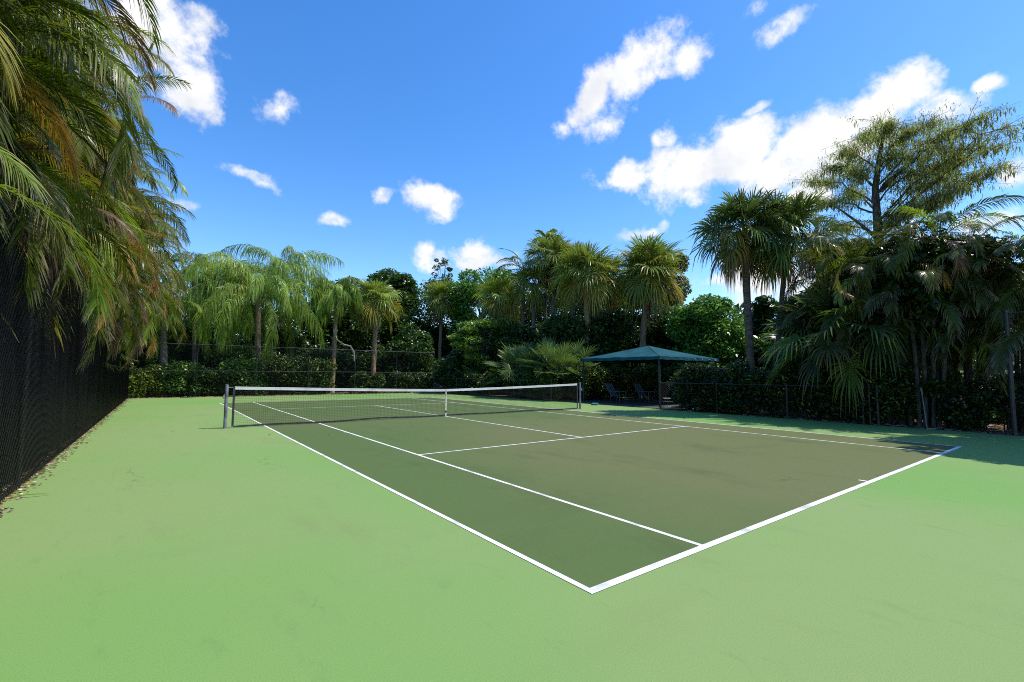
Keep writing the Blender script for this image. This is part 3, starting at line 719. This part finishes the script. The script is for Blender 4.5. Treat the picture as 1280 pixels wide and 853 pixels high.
# bent dry flower stalk beside the slim palm
h0 = ptY(418, 402, 32.6); m = MB(); pts = [ptY(u, v, 32.6)-np.array([h0[0], 32.6, 0]) for u, v in [(417,412),(421,425),(430,431),(438,433),(442,440),(443,452)]]
m.tube(pts, [.05,.06,.06,.07,.08,.05], 7); o = m.build('dry_flower_stalk', 'dry_straw'); o.location = (h0[0], 32.6, 0)
tag(o, 'bent pale dry flower stalk hanging from the slim queen palm', 'flower stalk')
feather_palm('feather_palm', ptY(205, 480, 32), ptY(206, 385, 32), 2.6, 15, .2, 'shaggy feather palm with a grey trunk in the far left corner', 'feather palms round the court', 35, LG, 'bark_palm', mix=(.3,.25), e_lo=-50, ll=.6, lw=.024)
feather_palm('feather_palm', ptY(243, 480, 34), ptY(243, 340, 34), 2.4, 14, .13, 'taller feather palm just behind the far left corner', 'feather palms round the court', 36, LG*1.1, 'bark_palm', mix=(.3,.1), e_lo=-30, ll=.6, lw=.024)
# sabal palms
SG = 'fan palms round the court'
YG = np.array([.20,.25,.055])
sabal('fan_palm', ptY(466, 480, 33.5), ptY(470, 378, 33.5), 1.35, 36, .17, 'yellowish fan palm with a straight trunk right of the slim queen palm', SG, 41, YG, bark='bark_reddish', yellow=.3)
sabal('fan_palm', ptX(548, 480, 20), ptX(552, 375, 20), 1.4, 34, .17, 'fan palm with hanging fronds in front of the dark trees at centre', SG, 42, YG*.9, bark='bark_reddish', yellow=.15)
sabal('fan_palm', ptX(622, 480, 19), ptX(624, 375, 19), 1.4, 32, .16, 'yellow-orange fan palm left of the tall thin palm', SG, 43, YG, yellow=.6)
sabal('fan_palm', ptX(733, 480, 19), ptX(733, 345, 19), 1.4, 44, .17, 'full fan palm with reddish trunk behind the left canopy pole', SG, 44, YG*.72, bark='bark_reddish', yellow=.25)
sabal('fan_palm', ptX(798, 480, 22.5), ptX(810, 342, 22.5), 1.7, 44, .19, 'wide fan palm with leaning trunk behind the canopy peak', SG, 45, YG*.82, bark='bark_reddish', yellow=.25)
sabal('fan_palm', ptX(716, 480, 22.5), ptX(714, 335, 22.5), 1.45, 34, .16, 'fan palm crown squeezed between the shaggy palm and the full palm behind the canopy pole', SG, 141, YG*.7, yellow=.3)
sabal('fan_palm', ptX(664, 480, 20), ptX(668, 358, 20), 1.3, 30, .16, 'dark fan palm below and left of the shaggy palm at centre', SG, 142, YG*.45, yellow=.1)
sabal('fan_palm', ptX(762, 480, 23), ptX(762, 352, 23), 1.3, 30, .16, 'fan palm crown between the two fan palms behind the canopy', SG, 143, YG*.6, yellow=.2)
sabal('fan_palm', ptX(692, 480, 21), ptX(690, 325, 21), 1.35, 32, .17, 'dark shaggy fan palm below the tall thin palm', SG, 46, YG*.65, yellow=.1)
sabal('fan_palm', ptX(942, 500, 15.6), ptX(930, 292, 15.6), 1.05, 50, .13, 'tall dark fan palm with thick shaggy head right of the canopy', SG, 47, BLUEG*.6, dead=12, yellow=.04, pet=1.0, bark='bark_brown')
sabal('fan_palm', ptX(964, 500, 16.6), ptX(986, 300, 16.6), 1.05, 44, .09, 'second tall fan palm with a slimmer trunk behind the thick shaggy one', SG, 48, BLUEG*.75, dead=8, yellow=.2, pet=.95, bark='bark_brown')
feather_palm('feather_palm', ptX(680, 480, 24), ptX(683, 300, 24), 1.5, 14, .15, 'tall thin palm with a small tufted top at centre', 'feather palms round the court', 51, GREEN*1.2, mix=(.3,.1), e_lo=0, ll=.5, lw=.04, nl=30, bend=1.5)
feather_palm('feather_palm', ptX(652, 480, 20), ptX(655, 338, 20), 2.6, 12, .16, 'dark feather palm arching left beneath the tall thin palm', 'feather palms round the court', 52, BLUEG, mix=(.1,.0), e_lo=0, ll=.6, lw=.028)
# small palm behind the canopy
feather_palm('feather_palm', ptX(757, 490, 21.5), ptX(752, 462, 21.5), 1.9, 8, .07, 'small bright palm just behind the canopy roof', 'feather palms round the court', 53, LIME, mix=(.5,.1), e_lo=30, bend=1.6, ll=.5, lw=.03, nl=28)
# palmettos (no trunk)
PG = np.array([.10,.155,.055])
def palmetto(u, v, X, R_, nf, label, seed, plane='X', col=PG, pet=1.1, H=.5):
    b = ptX(u, v, X) if plane == 'X' else ptY(u, v, X); g = np.random.default_rng(seed)
    o = thing('palmetto', (b[0], b[1], 0), 0, label, 'palmetto', 'low palmetto clumps')
    s = MB(); m = MB(); hs_ = [(0, 0, H)]+[(g.normal(0, .5), g.normal(0, .5), H*g.uniform(.5, 1.2)) for _ in range(3)]
    for (x, y, z) in hs_:
        s.tube([(x*.6, y*.6, 0), (x, y, z)], [.09, .07], 8)
        for i in range(nf):
            q = (i+.5)/nf; fan_frond(m, np.array([x, y, z]), i*2.4+g.normal(0, .2), RAD(85-75*q), pet*g.uniform(.8, 1.25), R_*g.uniform(.85, 1.1), 26, .12, col*g.uniform(.75, 1.3), None, 2.0, g.normal(0, .4), g, .2, .35)
    s.build('stems', 'boots', o); m.build('fronds', 'palm_leaf', o, leafy=True); return o
palmetto(650, 490, 16.2, .95, 15, 'big rounded palmetto clump left of the canopy, left one', 61, H=1.1, pet=1.5)
palmetto(692, 490, 16.4, .95, 15, 'big rounded palmetto clump next to the hedge left of the canopy', 62, H=1.1, pet=1.4)
palmetto(598, 485, 16.5, .8, 10, 'smaller dark palmetto behind the far right corner fence', 63, H=.8)
# right-hand fan palms (dark, in front of the clump)
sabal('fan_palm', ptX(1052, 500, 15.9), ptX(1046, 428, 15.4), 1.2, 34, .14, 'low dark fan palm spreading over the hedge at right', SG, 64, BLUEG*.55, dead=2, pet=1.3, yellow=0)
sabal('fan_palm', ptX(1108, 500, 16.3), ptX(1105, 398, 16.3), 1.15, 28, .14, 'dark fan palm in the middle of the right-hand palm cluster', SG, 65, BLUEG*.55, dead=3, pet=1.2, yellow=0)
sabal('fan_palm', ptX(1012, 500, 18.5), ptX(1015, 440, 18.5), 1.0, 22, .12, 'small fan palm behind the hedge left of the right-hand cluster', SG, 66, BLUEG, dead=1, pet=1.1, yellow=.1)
feather_palm('feather_palm', ptX(1060, 500, 21), ptX(1062, 470, 21), 1.6, 9, .08, 'small yellow palm glowing behind the right hedge', 'feather palms round the court', 67, YEL*.9, mix=(.4,.2), e_lo=10, bend=1.6, ll=.45, lw=.03, nl=28)
# right-hand feather clumps
RG = np.array([.058,.078,.013])
def rclump(u, X, lb, seed, tops, Lr=2.2, mix=(.15,.15), dens=9):
    b = ptX(u, 500, X); g = np.random.default_rng(seed); st_ = []
    for (uu, vv) in tops:
        h = ptX(uu, vv, X+g.uniform(-.2, .6)); st_.append((h[0]-b[0], h[1]-b[1], h[2]))
    return areca_clump('areca_palm', b, st_, lb, 'feather palm clumps on the right side', seed, RG, Lr=Lr*.92, nf=dens+2, mix=mix, lo=-45, nl=54, bark='bark_dark', bend=1.75, ll=.40, lw=.014, droop=.5)
rclump(1150, 15.35, 'tall palm clump with pale fronds catching the sun at the right', 71, [(1135,318),(1172,300),(1115,345),(1190,345),(1155,372)], 2.4, (.12,.14), 15)
rclump(1200, 16.4, 'dark palm clump left of the thick fence post at the right', 72, [(1205,318),(1228,350),(1186,380),(1215,395),(1165,420)], 2.2, (.1,.08), 13)
rclump(1272, 16.0, 'dark palm clump behind the thick fence post at the right edge', 73, [(1262,350),(1285,335),(1310,350),(1240,400),(1275,420),(1300,410)], 2.3, (.1,.08), 13)
rclump(1045, 15.25, 'shorter dark palm clump beside the small gate posts', 77, [(1048,350),(1068,328),(1055,390)], 2.3, (.1,.04), 14)
rclump(1108, 19.0, 'palm clump below the big feathery tree', 74, [(1095,345),(1118,365),(1075,385)], 2.1, (.1,.05))
# clumps just outside the right edge, which shade the corner of the court
# ------------------------------------------------------------------ broadleaf trees
TG = 'broadleaf trees beyond the fences'
def bl(u, vtop, vbot, halfw, plane, val, label, seed, **k):
    f = ptY if plane == 'Y' else ptX
    vc = (vtop+vbot)/2; c = f(u, vc, val); D = (c-CAM)@CR[2]; m = D/F
    return broadleaf('broadleaf_tree', c, c[2], halfw*m, halfw*m*.8, (vbot-vtop)/2*m, label=label, group=TG, seed=seed, **k)
MG = np.array([.048,.105,.015])
bl(485, 326, 440, 42, 'Y', 44, 'dense dark domed tree rising above the yellowish fan palm', 81, n=16000, leaf=.34, col=MG*.9, nc=44, crad=.3)
bl(440, 352, 470, 62, 'Y', 42, 'dark tree mass behind the slim queen palm', 82, n=18000, leaf=.3, col=MG*.8)
bl(530, 336, 475, 62, 'Y', 44, 'broad dark tree behind the fan palm at centre', 83, n=15000, leaf=.3, col=MG*.95, alt=LIME*.5)
bl(552, 313, 372, 17, 'X', 27, 'thin open-topped tree poking above the centre treeline', 84, n=1500, leaf=.28, col=BLUEG*.9, nc=26, crad=.22)
bl(606, 318, 450, 50, 'X', 24, 'leafy mid-green tree left of the arching dark palm', 85, n=19000, leaf=.36, col=MG*1.9, nc=36, aspect=.35, crad=.3)
bl(605, 385, 470, 50, 'X', 17.2, 'bright leafy small tree in front of the dark trees near centre', 86, n=9000, leaf=.3, col=np.array([.14,.23,.035]), nc=30, aspect=.3, crad=.26, flat=.35)
bl(680, 330, 480, 66, 'X', 28, 'dark tree mass behind the shaggy fan palms', 87, n=24000, leaf=.3, col=MG*.95)
bl(768, 328, 480, 58, 'X', 27, 'dark tree between the two fan palms behind the canopy', 88, n=22000, leaf=.28, col=MG*.95)
bl(828, 300, 400, 45, 'X', 31, 'yellow-green rounded tree top behind the wide fan palm', 89, n=14000, leaf=.3, col=np.array([.13,.14,.03]), nc=40, crad=.26)
bl(885, 362, 480, 56, 'X', 24, 'round glossy mid-green tree behind the right end of the canopy', 90, n=22000, leaf=.22, col=MG*2.1, nc=60, crad=.26)
bl(840, 380, 480, 45, 'X', 26, 'dark leafy tree behind the canopy roof', 91, n=12000, leaf=.26, col=DARKG*1.3)
bl(990, 405, 480, 45, 'X', 26, 'leafy tree seen low between the tall fan palms and the right cluster', 92, n=11000, leaf=.24, col=MG*1.2)
bl(1060, 285, 420, 48, 'X', 22, 'dull green tree beneath the big feathery tree', 93, n=11000, leaf=.24, col=MG, nc=40, crad=.25)
bl(1130, 340, 480, 70, 'X', 22, 'dark tree mass behind the right-hand palm cluster', 94, n=15000, leaf=.24, col=DARKG)
bl(1240, 400, 500, 70, 'X', 24, 'sunlit tree seen through the gap left of the thick fence post', 95, n=14000, leaf=.22, col=MG*1.5, alt=LIME)
bl(1118, 350, 455, 38, 'X', 17.2, 'dark leafy tree packed inside the right-hand palm cluster', 101, n=9000, leaf=.2, col=DARKG)
bl(1185, 320, 450, 42, 'X', 17.6, 'dark leafy tree rising behind the pale sunlit fronds at the right', 102, n=10000, leaf=.2, col=DARKG)
bl(1045, 350, 440, 34, 'X', 18.5, 'dark small-leaved tree above the low dark fan palm', 103, n=7000, leaf=.2, col=DARKG*1.2)
bl(1122, 335, 450, 34, 'X', 15.9, 'dark dense tree at the core of the right-hand palm cluster', 109, n=9000, leaf=.18, col=DARKG)
bl(1075, 365, 450, 26, 'X', 15.7, 'dark bush-like tree left of the pale sunlit fronds', 110, n=6000, leaf=.18, col=DARKG)
broadleaf('broadleaf_tree', (16.3, 1.5), 4.4, 1.9, 1.9, 1.7, n=15000, leaf=.19, col=DARKG, label='dark leafy tree behind the leaning pale stick and the sunlit fronds', group=TG, seed=111, nc=44, crad=.34)
broadleaf('broadleaf_tree', (16.1, 3.9), 3.4, 1.4, 1.7, 1.5, n=11000, leaf=.19, col=DARKG, label='dark leafy tree above the hedge just right of the twin fan palms', group=TG, seed=112, nc=36, crad=.34)
bl(704, 388, 475, 38, 'X', 18.2, 'dark bushy tree hiding the palm trunks left of the canopy', 104, n=9000, leaf=.22, col=DARKG*1.3)
bl(766, 385, 470, 36, 'X', 21.9, 'dark bushy tree right behind the canopy between two palm trunks', 105, n=9000, leaf=.22, col=DARKG*1.3)
bl(578, 436, 490, 46, 'X', 17.5, 'dark leafy tree filling the corner beyond the far right fence post', 106, n=12000, leaf=.24, col=MG*.95, alt=LIME*.5)
bl(512, 400, 490, 34, 'Y', 35.5, 'dark tree behind the yellowish fan palm and far fence', 107, n=10000, leaf=.24, col=MG*.95)
bl(645, 400, 480, 34, 'X', 18.8, 'dark shrubby tree behind the left palmetto', 108, n=8000, leaf=.22, col=DARKG*1.3)
bl(160, 380, 480, 60, 'Y', 37, 'leafy tree behind the far left corner of the court', 96, n=11000, leaf=.28, col=MG*1.2, alt=LIME*.7)
bl(345, 400, 490, 70, 'Y', 38, 'dark tree behind the weeping queen palms', 97, n=14000, leaf=.28, col=DARKG*1.2)
bl(235, 400, 490, 50, 'Y', 36, 'leafy green tree under the left queen palm', 98, n=10000, leaf=.26, col=MG*1.3, alt=LIME*.8)

# two trees standing just right of the picture: their shade reaches the corner of the court
for x_, y_, z_, r_, lb, sd_ in [(14.9, -3.55, 7.4, 2.4, 'tall leafy tree beyond the tall fence just right of the picture', 198), (15.6, -8.2, 7.2, 2.9, 'tall leafy tree beyond the tall fence further right, behind the baseline', 199)]:
    broadleaf('broadleaf_tree', (x_, y_), z_, r_, r_, 2.6, n=12000, leaf=.26, col=MG, label=lb, group=TG, seed=sd_, nc=44, crad=.28)

# ------------------------------------------------------------------ big feathery tree (cypress)
def cypress():
    g = np.random.default_rng(5)
    X = 24.5; B = ptX(1097, 480, X); o = thing('cypress_tree', (B[0], B[1], 0), 0, 'big open feathery tree with visible dark limbs against the white cloud', 'tree')
    ref = np.array([B[0], B[1], 0])
    P = [ptX(1099, 470, X)-ref, ptX(1098, 300, X)-ref, ptX(1094, 235, X)-ref, ptX(1100, 190, X)-ref, ptX(1108, 158, X)-ref]; P[0][2] = 0
    Pn = np.array(P); s0 = np.linspace(0, 1, 5); s = np.linspace(0, 1, 25); Q = np.stack([np.interp(s, s0, Pn[:, i]) for i in range(3)], 1)
    tb = MB(); tb.tube(Q, np.linspace(.24, .04, 25), 9)
    twigs = []
    tips = [(1015,225),(1025,250),(1018,300),(1040,205),(1055,185),(1080,165),(1110,152),(1140,160),(1165,150),(1190,158),(1222,146),(1250,158),(1252,205),(1245,180),(1225,215),(1205,230),
            (1180,215),(1150,205),(1060,235),(1045,280),(1040,320),(1065,330),(1130,260),(1165,250),(1215,180),(1175,180),(1125,190),(1065,210),(1085,300),(1030,340),(1120,310),(1200,195)]
    for (u, v) in tips:
        D_ = X+g.uniform(-2.0, 2.0); e = ptX(u, v+4, D_)-ref
        lowv = v+ (30 if u < 1100 else 95*abs(u-1100)/150+20)+g.uniform(-8, 8)
        zst = (ptX(1098, min(lowv, 330), X)-ref)[2]; j = np.argmin(abs(Q[:, 2]-zst))
        p = limb(tb, g, Q[j], e, .045, .01, .35, 9)
        for i in range(3, 9):
            for _ in range(4 if i < 6 else 9):
                d = g.normal(0, 1, 3)*np.array([1, 1, .35]); q = p[i]+d*np.array([1,1,.7])*g.uniform(.3, .95)
                tw = np.array([p[i], (p[i]+q)/2+UP*.08, q]); tb.tube(tw, [.012, .008, .004], 4, cap=False); twigs.append(tw)
    for pts_ in ([(1103,285),(1125,262),(1160,235),(1200,205),(1236,172)], [(1100,300),(1075,280),(1050,262),(1028,250)], [(1101,240),(1125,215),(1160,185),(1195,158)], [(1105,270),(1140,268),(1175,245),(1205,238)]):
        q_ = [ptX(u, v, X+.12*(k-0))-ref for k, (u, v) in enumerate(pts_)]; tb.tube(q_, np.linspace(.085, .025, len(q_)), 7, cap=False)
    tb.build('trunk', 'bark_dark', o, smooth=True)
    mb = MB(); col = np.array([.30,.34,.11])
    for tw in twigs:
        n = 52; f = g.uniform(.1, 1.1, n)[:, None]; c = tw[0]*(1-f)+tw[2]*f+g.normal(0, .10, (n, 3))
        leaf_cloud(mb, c, .10, g, col*g.uniform(.6, 1.3), .3, BRN*.8, .12, .22, .6, .9)
        # hanging tassels
        n = 9; f = g.uniform(.2, 1, n)[:, None]; c = tw[0]*(1-f)+tw[2]*f-UP*g.uniform(.05, .25, (n, 1))
        leaf_cloud(mb, c, .22, g, col*g.uniform(.6, 1.1), .3, BRN*.9, .3, .14, .2, 4.)
    mb.build('crown', 'feathery_leaf', o, leafy=True)
cypress()

# ------------------------------------------------------------------ hedges, shrubs
def run(name, A, B, h, depth, n, label, seed, leaf=.11, col=DARKG, alt=LIME, altp=.1, cat='hedge', nc=90, group=None):
    A = np.array(A); B = np.array(B); c = (A+B)/2; d = B-A; Lf = np.linalg.norm(d)
    return shrub(name, (c[0], c[1]), Lf/2, depth/2, h, n, leaf, col, label, group, seed, alt, altp, rz=math.atan2(d[1], d[0]), nc=nc, stems=nc//2, cat=cat)
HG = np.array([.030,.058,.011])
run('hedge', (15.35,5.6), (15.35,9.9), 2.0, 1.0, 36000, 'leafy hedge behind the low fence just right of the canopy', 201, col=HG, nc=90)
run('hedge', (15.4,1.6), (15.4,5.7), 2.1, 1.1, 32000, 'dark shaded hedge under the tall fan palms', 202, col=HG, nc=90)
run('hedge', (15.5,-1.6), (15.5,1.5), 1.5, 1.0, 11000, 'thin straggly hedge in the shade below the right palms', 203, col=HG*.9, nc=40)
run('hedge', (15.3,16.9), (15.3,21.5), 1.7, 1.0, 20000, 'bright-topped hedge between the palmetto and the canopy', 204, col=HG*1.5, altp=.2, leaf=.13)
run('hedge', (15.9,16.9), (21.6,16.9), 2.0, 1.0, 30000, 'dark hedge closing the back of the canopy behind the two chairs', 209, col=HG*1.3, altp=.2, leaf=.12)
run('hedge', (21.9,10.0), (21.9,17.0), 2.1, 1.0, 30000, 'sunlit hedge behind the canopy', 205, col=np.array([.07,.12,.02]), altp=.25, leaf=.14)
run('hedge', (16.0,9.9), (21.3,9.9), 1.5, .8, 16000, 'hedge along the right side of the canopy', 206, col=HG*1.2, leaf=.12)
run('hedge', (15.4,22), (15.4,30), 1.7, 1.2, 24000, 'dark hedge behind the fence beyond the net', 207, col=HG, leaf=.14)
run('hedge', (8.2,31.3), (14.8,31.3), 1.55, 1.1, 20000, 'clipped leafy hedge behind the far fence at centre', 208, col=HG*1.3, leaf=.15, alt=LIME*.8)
SHR = 'shrubs behind the far fence'
for i, (u, v, hw, hh, c, lb) in enumerate([
 (180, 485, 22, 1.9, LIME*.8, 'yellow-green shrub in the far left corner'), (222, 485, 22, 2.1, MG*1.6, 'leafy shrub second from the far left corner'),
 (262, 485, 22, 1.8, HG*1.3, 'dark shrub left of the near net post'), (306, 480, 24, 2.4, MG*1.5, 'pale-leaved shrub at the foot of the largest queen palm'),
 (350, 480, 26, 3.2, HG*1.2, 'tall dark shrub right of the largest queen palm trunk'), (392, 480, 20, 2.6, HG*1.3, 'dark shrub left of the slim queen palm trunk'),
 (300, 440, 26, 4.2, MG*1.2, 'tall leafy shrub left of the largest queen palm trunk')]):
    c_ = ptY(u, v, 31.9 if i < 6 else 34); D = (c_-CAM)@CR[2]
    shrub('shrub', c_, hw*D/F, .8, hh, 9000, .15, c, lb, SHR, 220+i, LIME, .12, nc=34)
# dense undergrowth that closes the view below the trees
def thicket(name, A, B, h, n, label, seed, depth=3., leaf=.34, col=DARKG):
    g = np.random.default_rng(seed); A = np.array(A, float); B = np.array(B, float); nc = 260
    s = g.uniform(0, 1, nc)[:, None]; dd = unit(B-A); nn_ = np.array([-dd[1], dd[0]])
    c = A+(B-A)*s+nn_*g.uniform(-depth/2, depth/2, nc)[:, None]; cen = np.column_stack([c, g.uniform(.1, 1, nc)*h])
    mb = MB(); pts = clump_points(g, n, cen, g.uniform(.6, 1.2, nc), .8); m_ = n//3; t_ = g.uniform(0, 1, m_)[:, None]; pts[:m_] = np.column_stack([A+(B-A)*t_+nn_*g.uniform(-depth/2, depth/2, m_)[:, None], g.uniform(0, .85, m_)*h]); pts = pts[pts[:, 2] > .02]
    leaf_cloud(mb, pts, leaf, g, col, .35, MG*1.3, .15); o = mb.build(name, 'leaf', leafy=True); tag(o, label, 'undergrowth', None, 'stuff')
thicket('undergrowth', (-6,36.5), (15,37), 3.6, 30000, 'dark low undergrowth close behind the far fence', 306, 2.0, .26)
thicket('undergrowth', (-9,42), (24,42), 7.0, 90000, 'dark tangled undergrowth beyond the far fence', 301)
thicket('undergrowth', (29,-8), (29,38), 6.2, 130000, 'dark tangled undergrowth deep behind the right side of the court', 302)
thicket('undergrowth', (-6.6,0), (-6.6,34), 6.0, 110000, 'dark undergrowth behind the palm stems on the left', 303)
thicket('undergrowth', (19.2,18), (25,40), 5.0, 60000, 'dark undergrowth behind the palmettos', 304)
thicket('undergrowth', (19.5,-4), (19.8,5), 1.7, 11000, 'low undergrowth behind the right hedge', 305, 2.0, .2, HG*1.3)

# ------------------------------------------------------------------ fallen leaves
def litter(name, pts, size, cols, label, g, kind='stuff', aspect=.45):
    n = len(pts); mb = MB()
    a = g.uniform(0, 2*PI, n); d = np.stack([np.cos(a), np.sin(a), 0*a], 1); t = np.stack([-np.sin(a), np.cos(a), g.normal(0, .35, n)], 1)
    s = size*g.uniform(.5, 1.4, n); r = np.array([-.5, -.1, .25, .5]); wp = np.array([.1, 1, .8, .05])
    PP = pts[:, None, :]+d[:, None, :]*(s[:, None]*r)[:, :, None]; PP[:, :, 2] += .016+(s[:, None]*.25)*(r**2)*g.uniform(0, 2, n)[:, None]
    W = t[:, None, :]*(s[:, None]*wp*aspect*.5)[:, :, None]
    c = np.array(cols)[g.integers(0, len(cols), n)]*g.uniform(.6, 1.3, (n, 1)); mb.strips(PP, W, c)
    o = mb.build(name, 'litter', leafy=True); tag(o, label, 'leaf litter', None, kind)
g = np.random.default_rng(77)
n = 6500; x = -3.74+np.abs(g.normal(0, .10, n)); y = g.uniform(2, 30, n)
litter('leaf_litter', np.stack([x, y, 0*x], 1), .05, [BRN*.6, BRN, PALE, PALE*1.3, BRN*.5, ORA*.7], 'dry pinkish brown leaves heaped along the foot of the left fence', g)
n = 9000; x = g.uniform(14.7, 19, n); y = g.uniform(-6, 9.5, n)
litter('leaf_litter', np.stack([x, y, 0*x-.012], 1), .14, [BRN, PALE, BRN*.6, PALE*.8], 'pinkish brown fallen leaves under the right hedge', g)
n = 5000; x = g.uniform(-3.6, 14.6, n); y = g.uniform(30.45, 33, n)
litter('leaf_litter', np.stack([x, y, 0*x-.012], 1), .16, [BRN, PALE, BRN*.6, ORA*.6], 'brown fallen leaves below the shrubs past the far fence', g)
n = 420; x = np.where(g.random(n) < .6, g.uniform(0, 14, n), g.uniform(-3.5, 14.5, n)); y = np.where(g.random(n) < .75, g.uniform(13, 29, n), g.uniform(-2, 13, n))
k_ = y > 7; x, y = x[k_], y[k_]
litter('scattered_leaves', np.stack([x, y, 0*x], 1), .045, [BRN, BRN*.5, PALE, YEL*.6, ORA*.7], 'few small brown leaves scattered over the green court', g)
# fallen green leaflet by the left fence
p = gnd(36, 622); m = MB(); s = np.linspace(-1, 1, 9)
PP = np.array([[(s_*.17, .02*s_*s_, .012+.02*(1-s_*s_)) for s_ in s]]); W = np.array([[(0, .009*(1-abs(s_)**2)+.001, .003) for s_ in s]])
m.strips(PP, W, LIME*.8); o = m.build('fallen_palm_leaflet', 'palm_leaf', leafy=True); o.location = (p[0], p[1], .0); o.rotation_euler = (0, 0, RAD(-5))
tag(o, 'single narrow green palm leaflet lying on the court near the left fence', 'leaf')
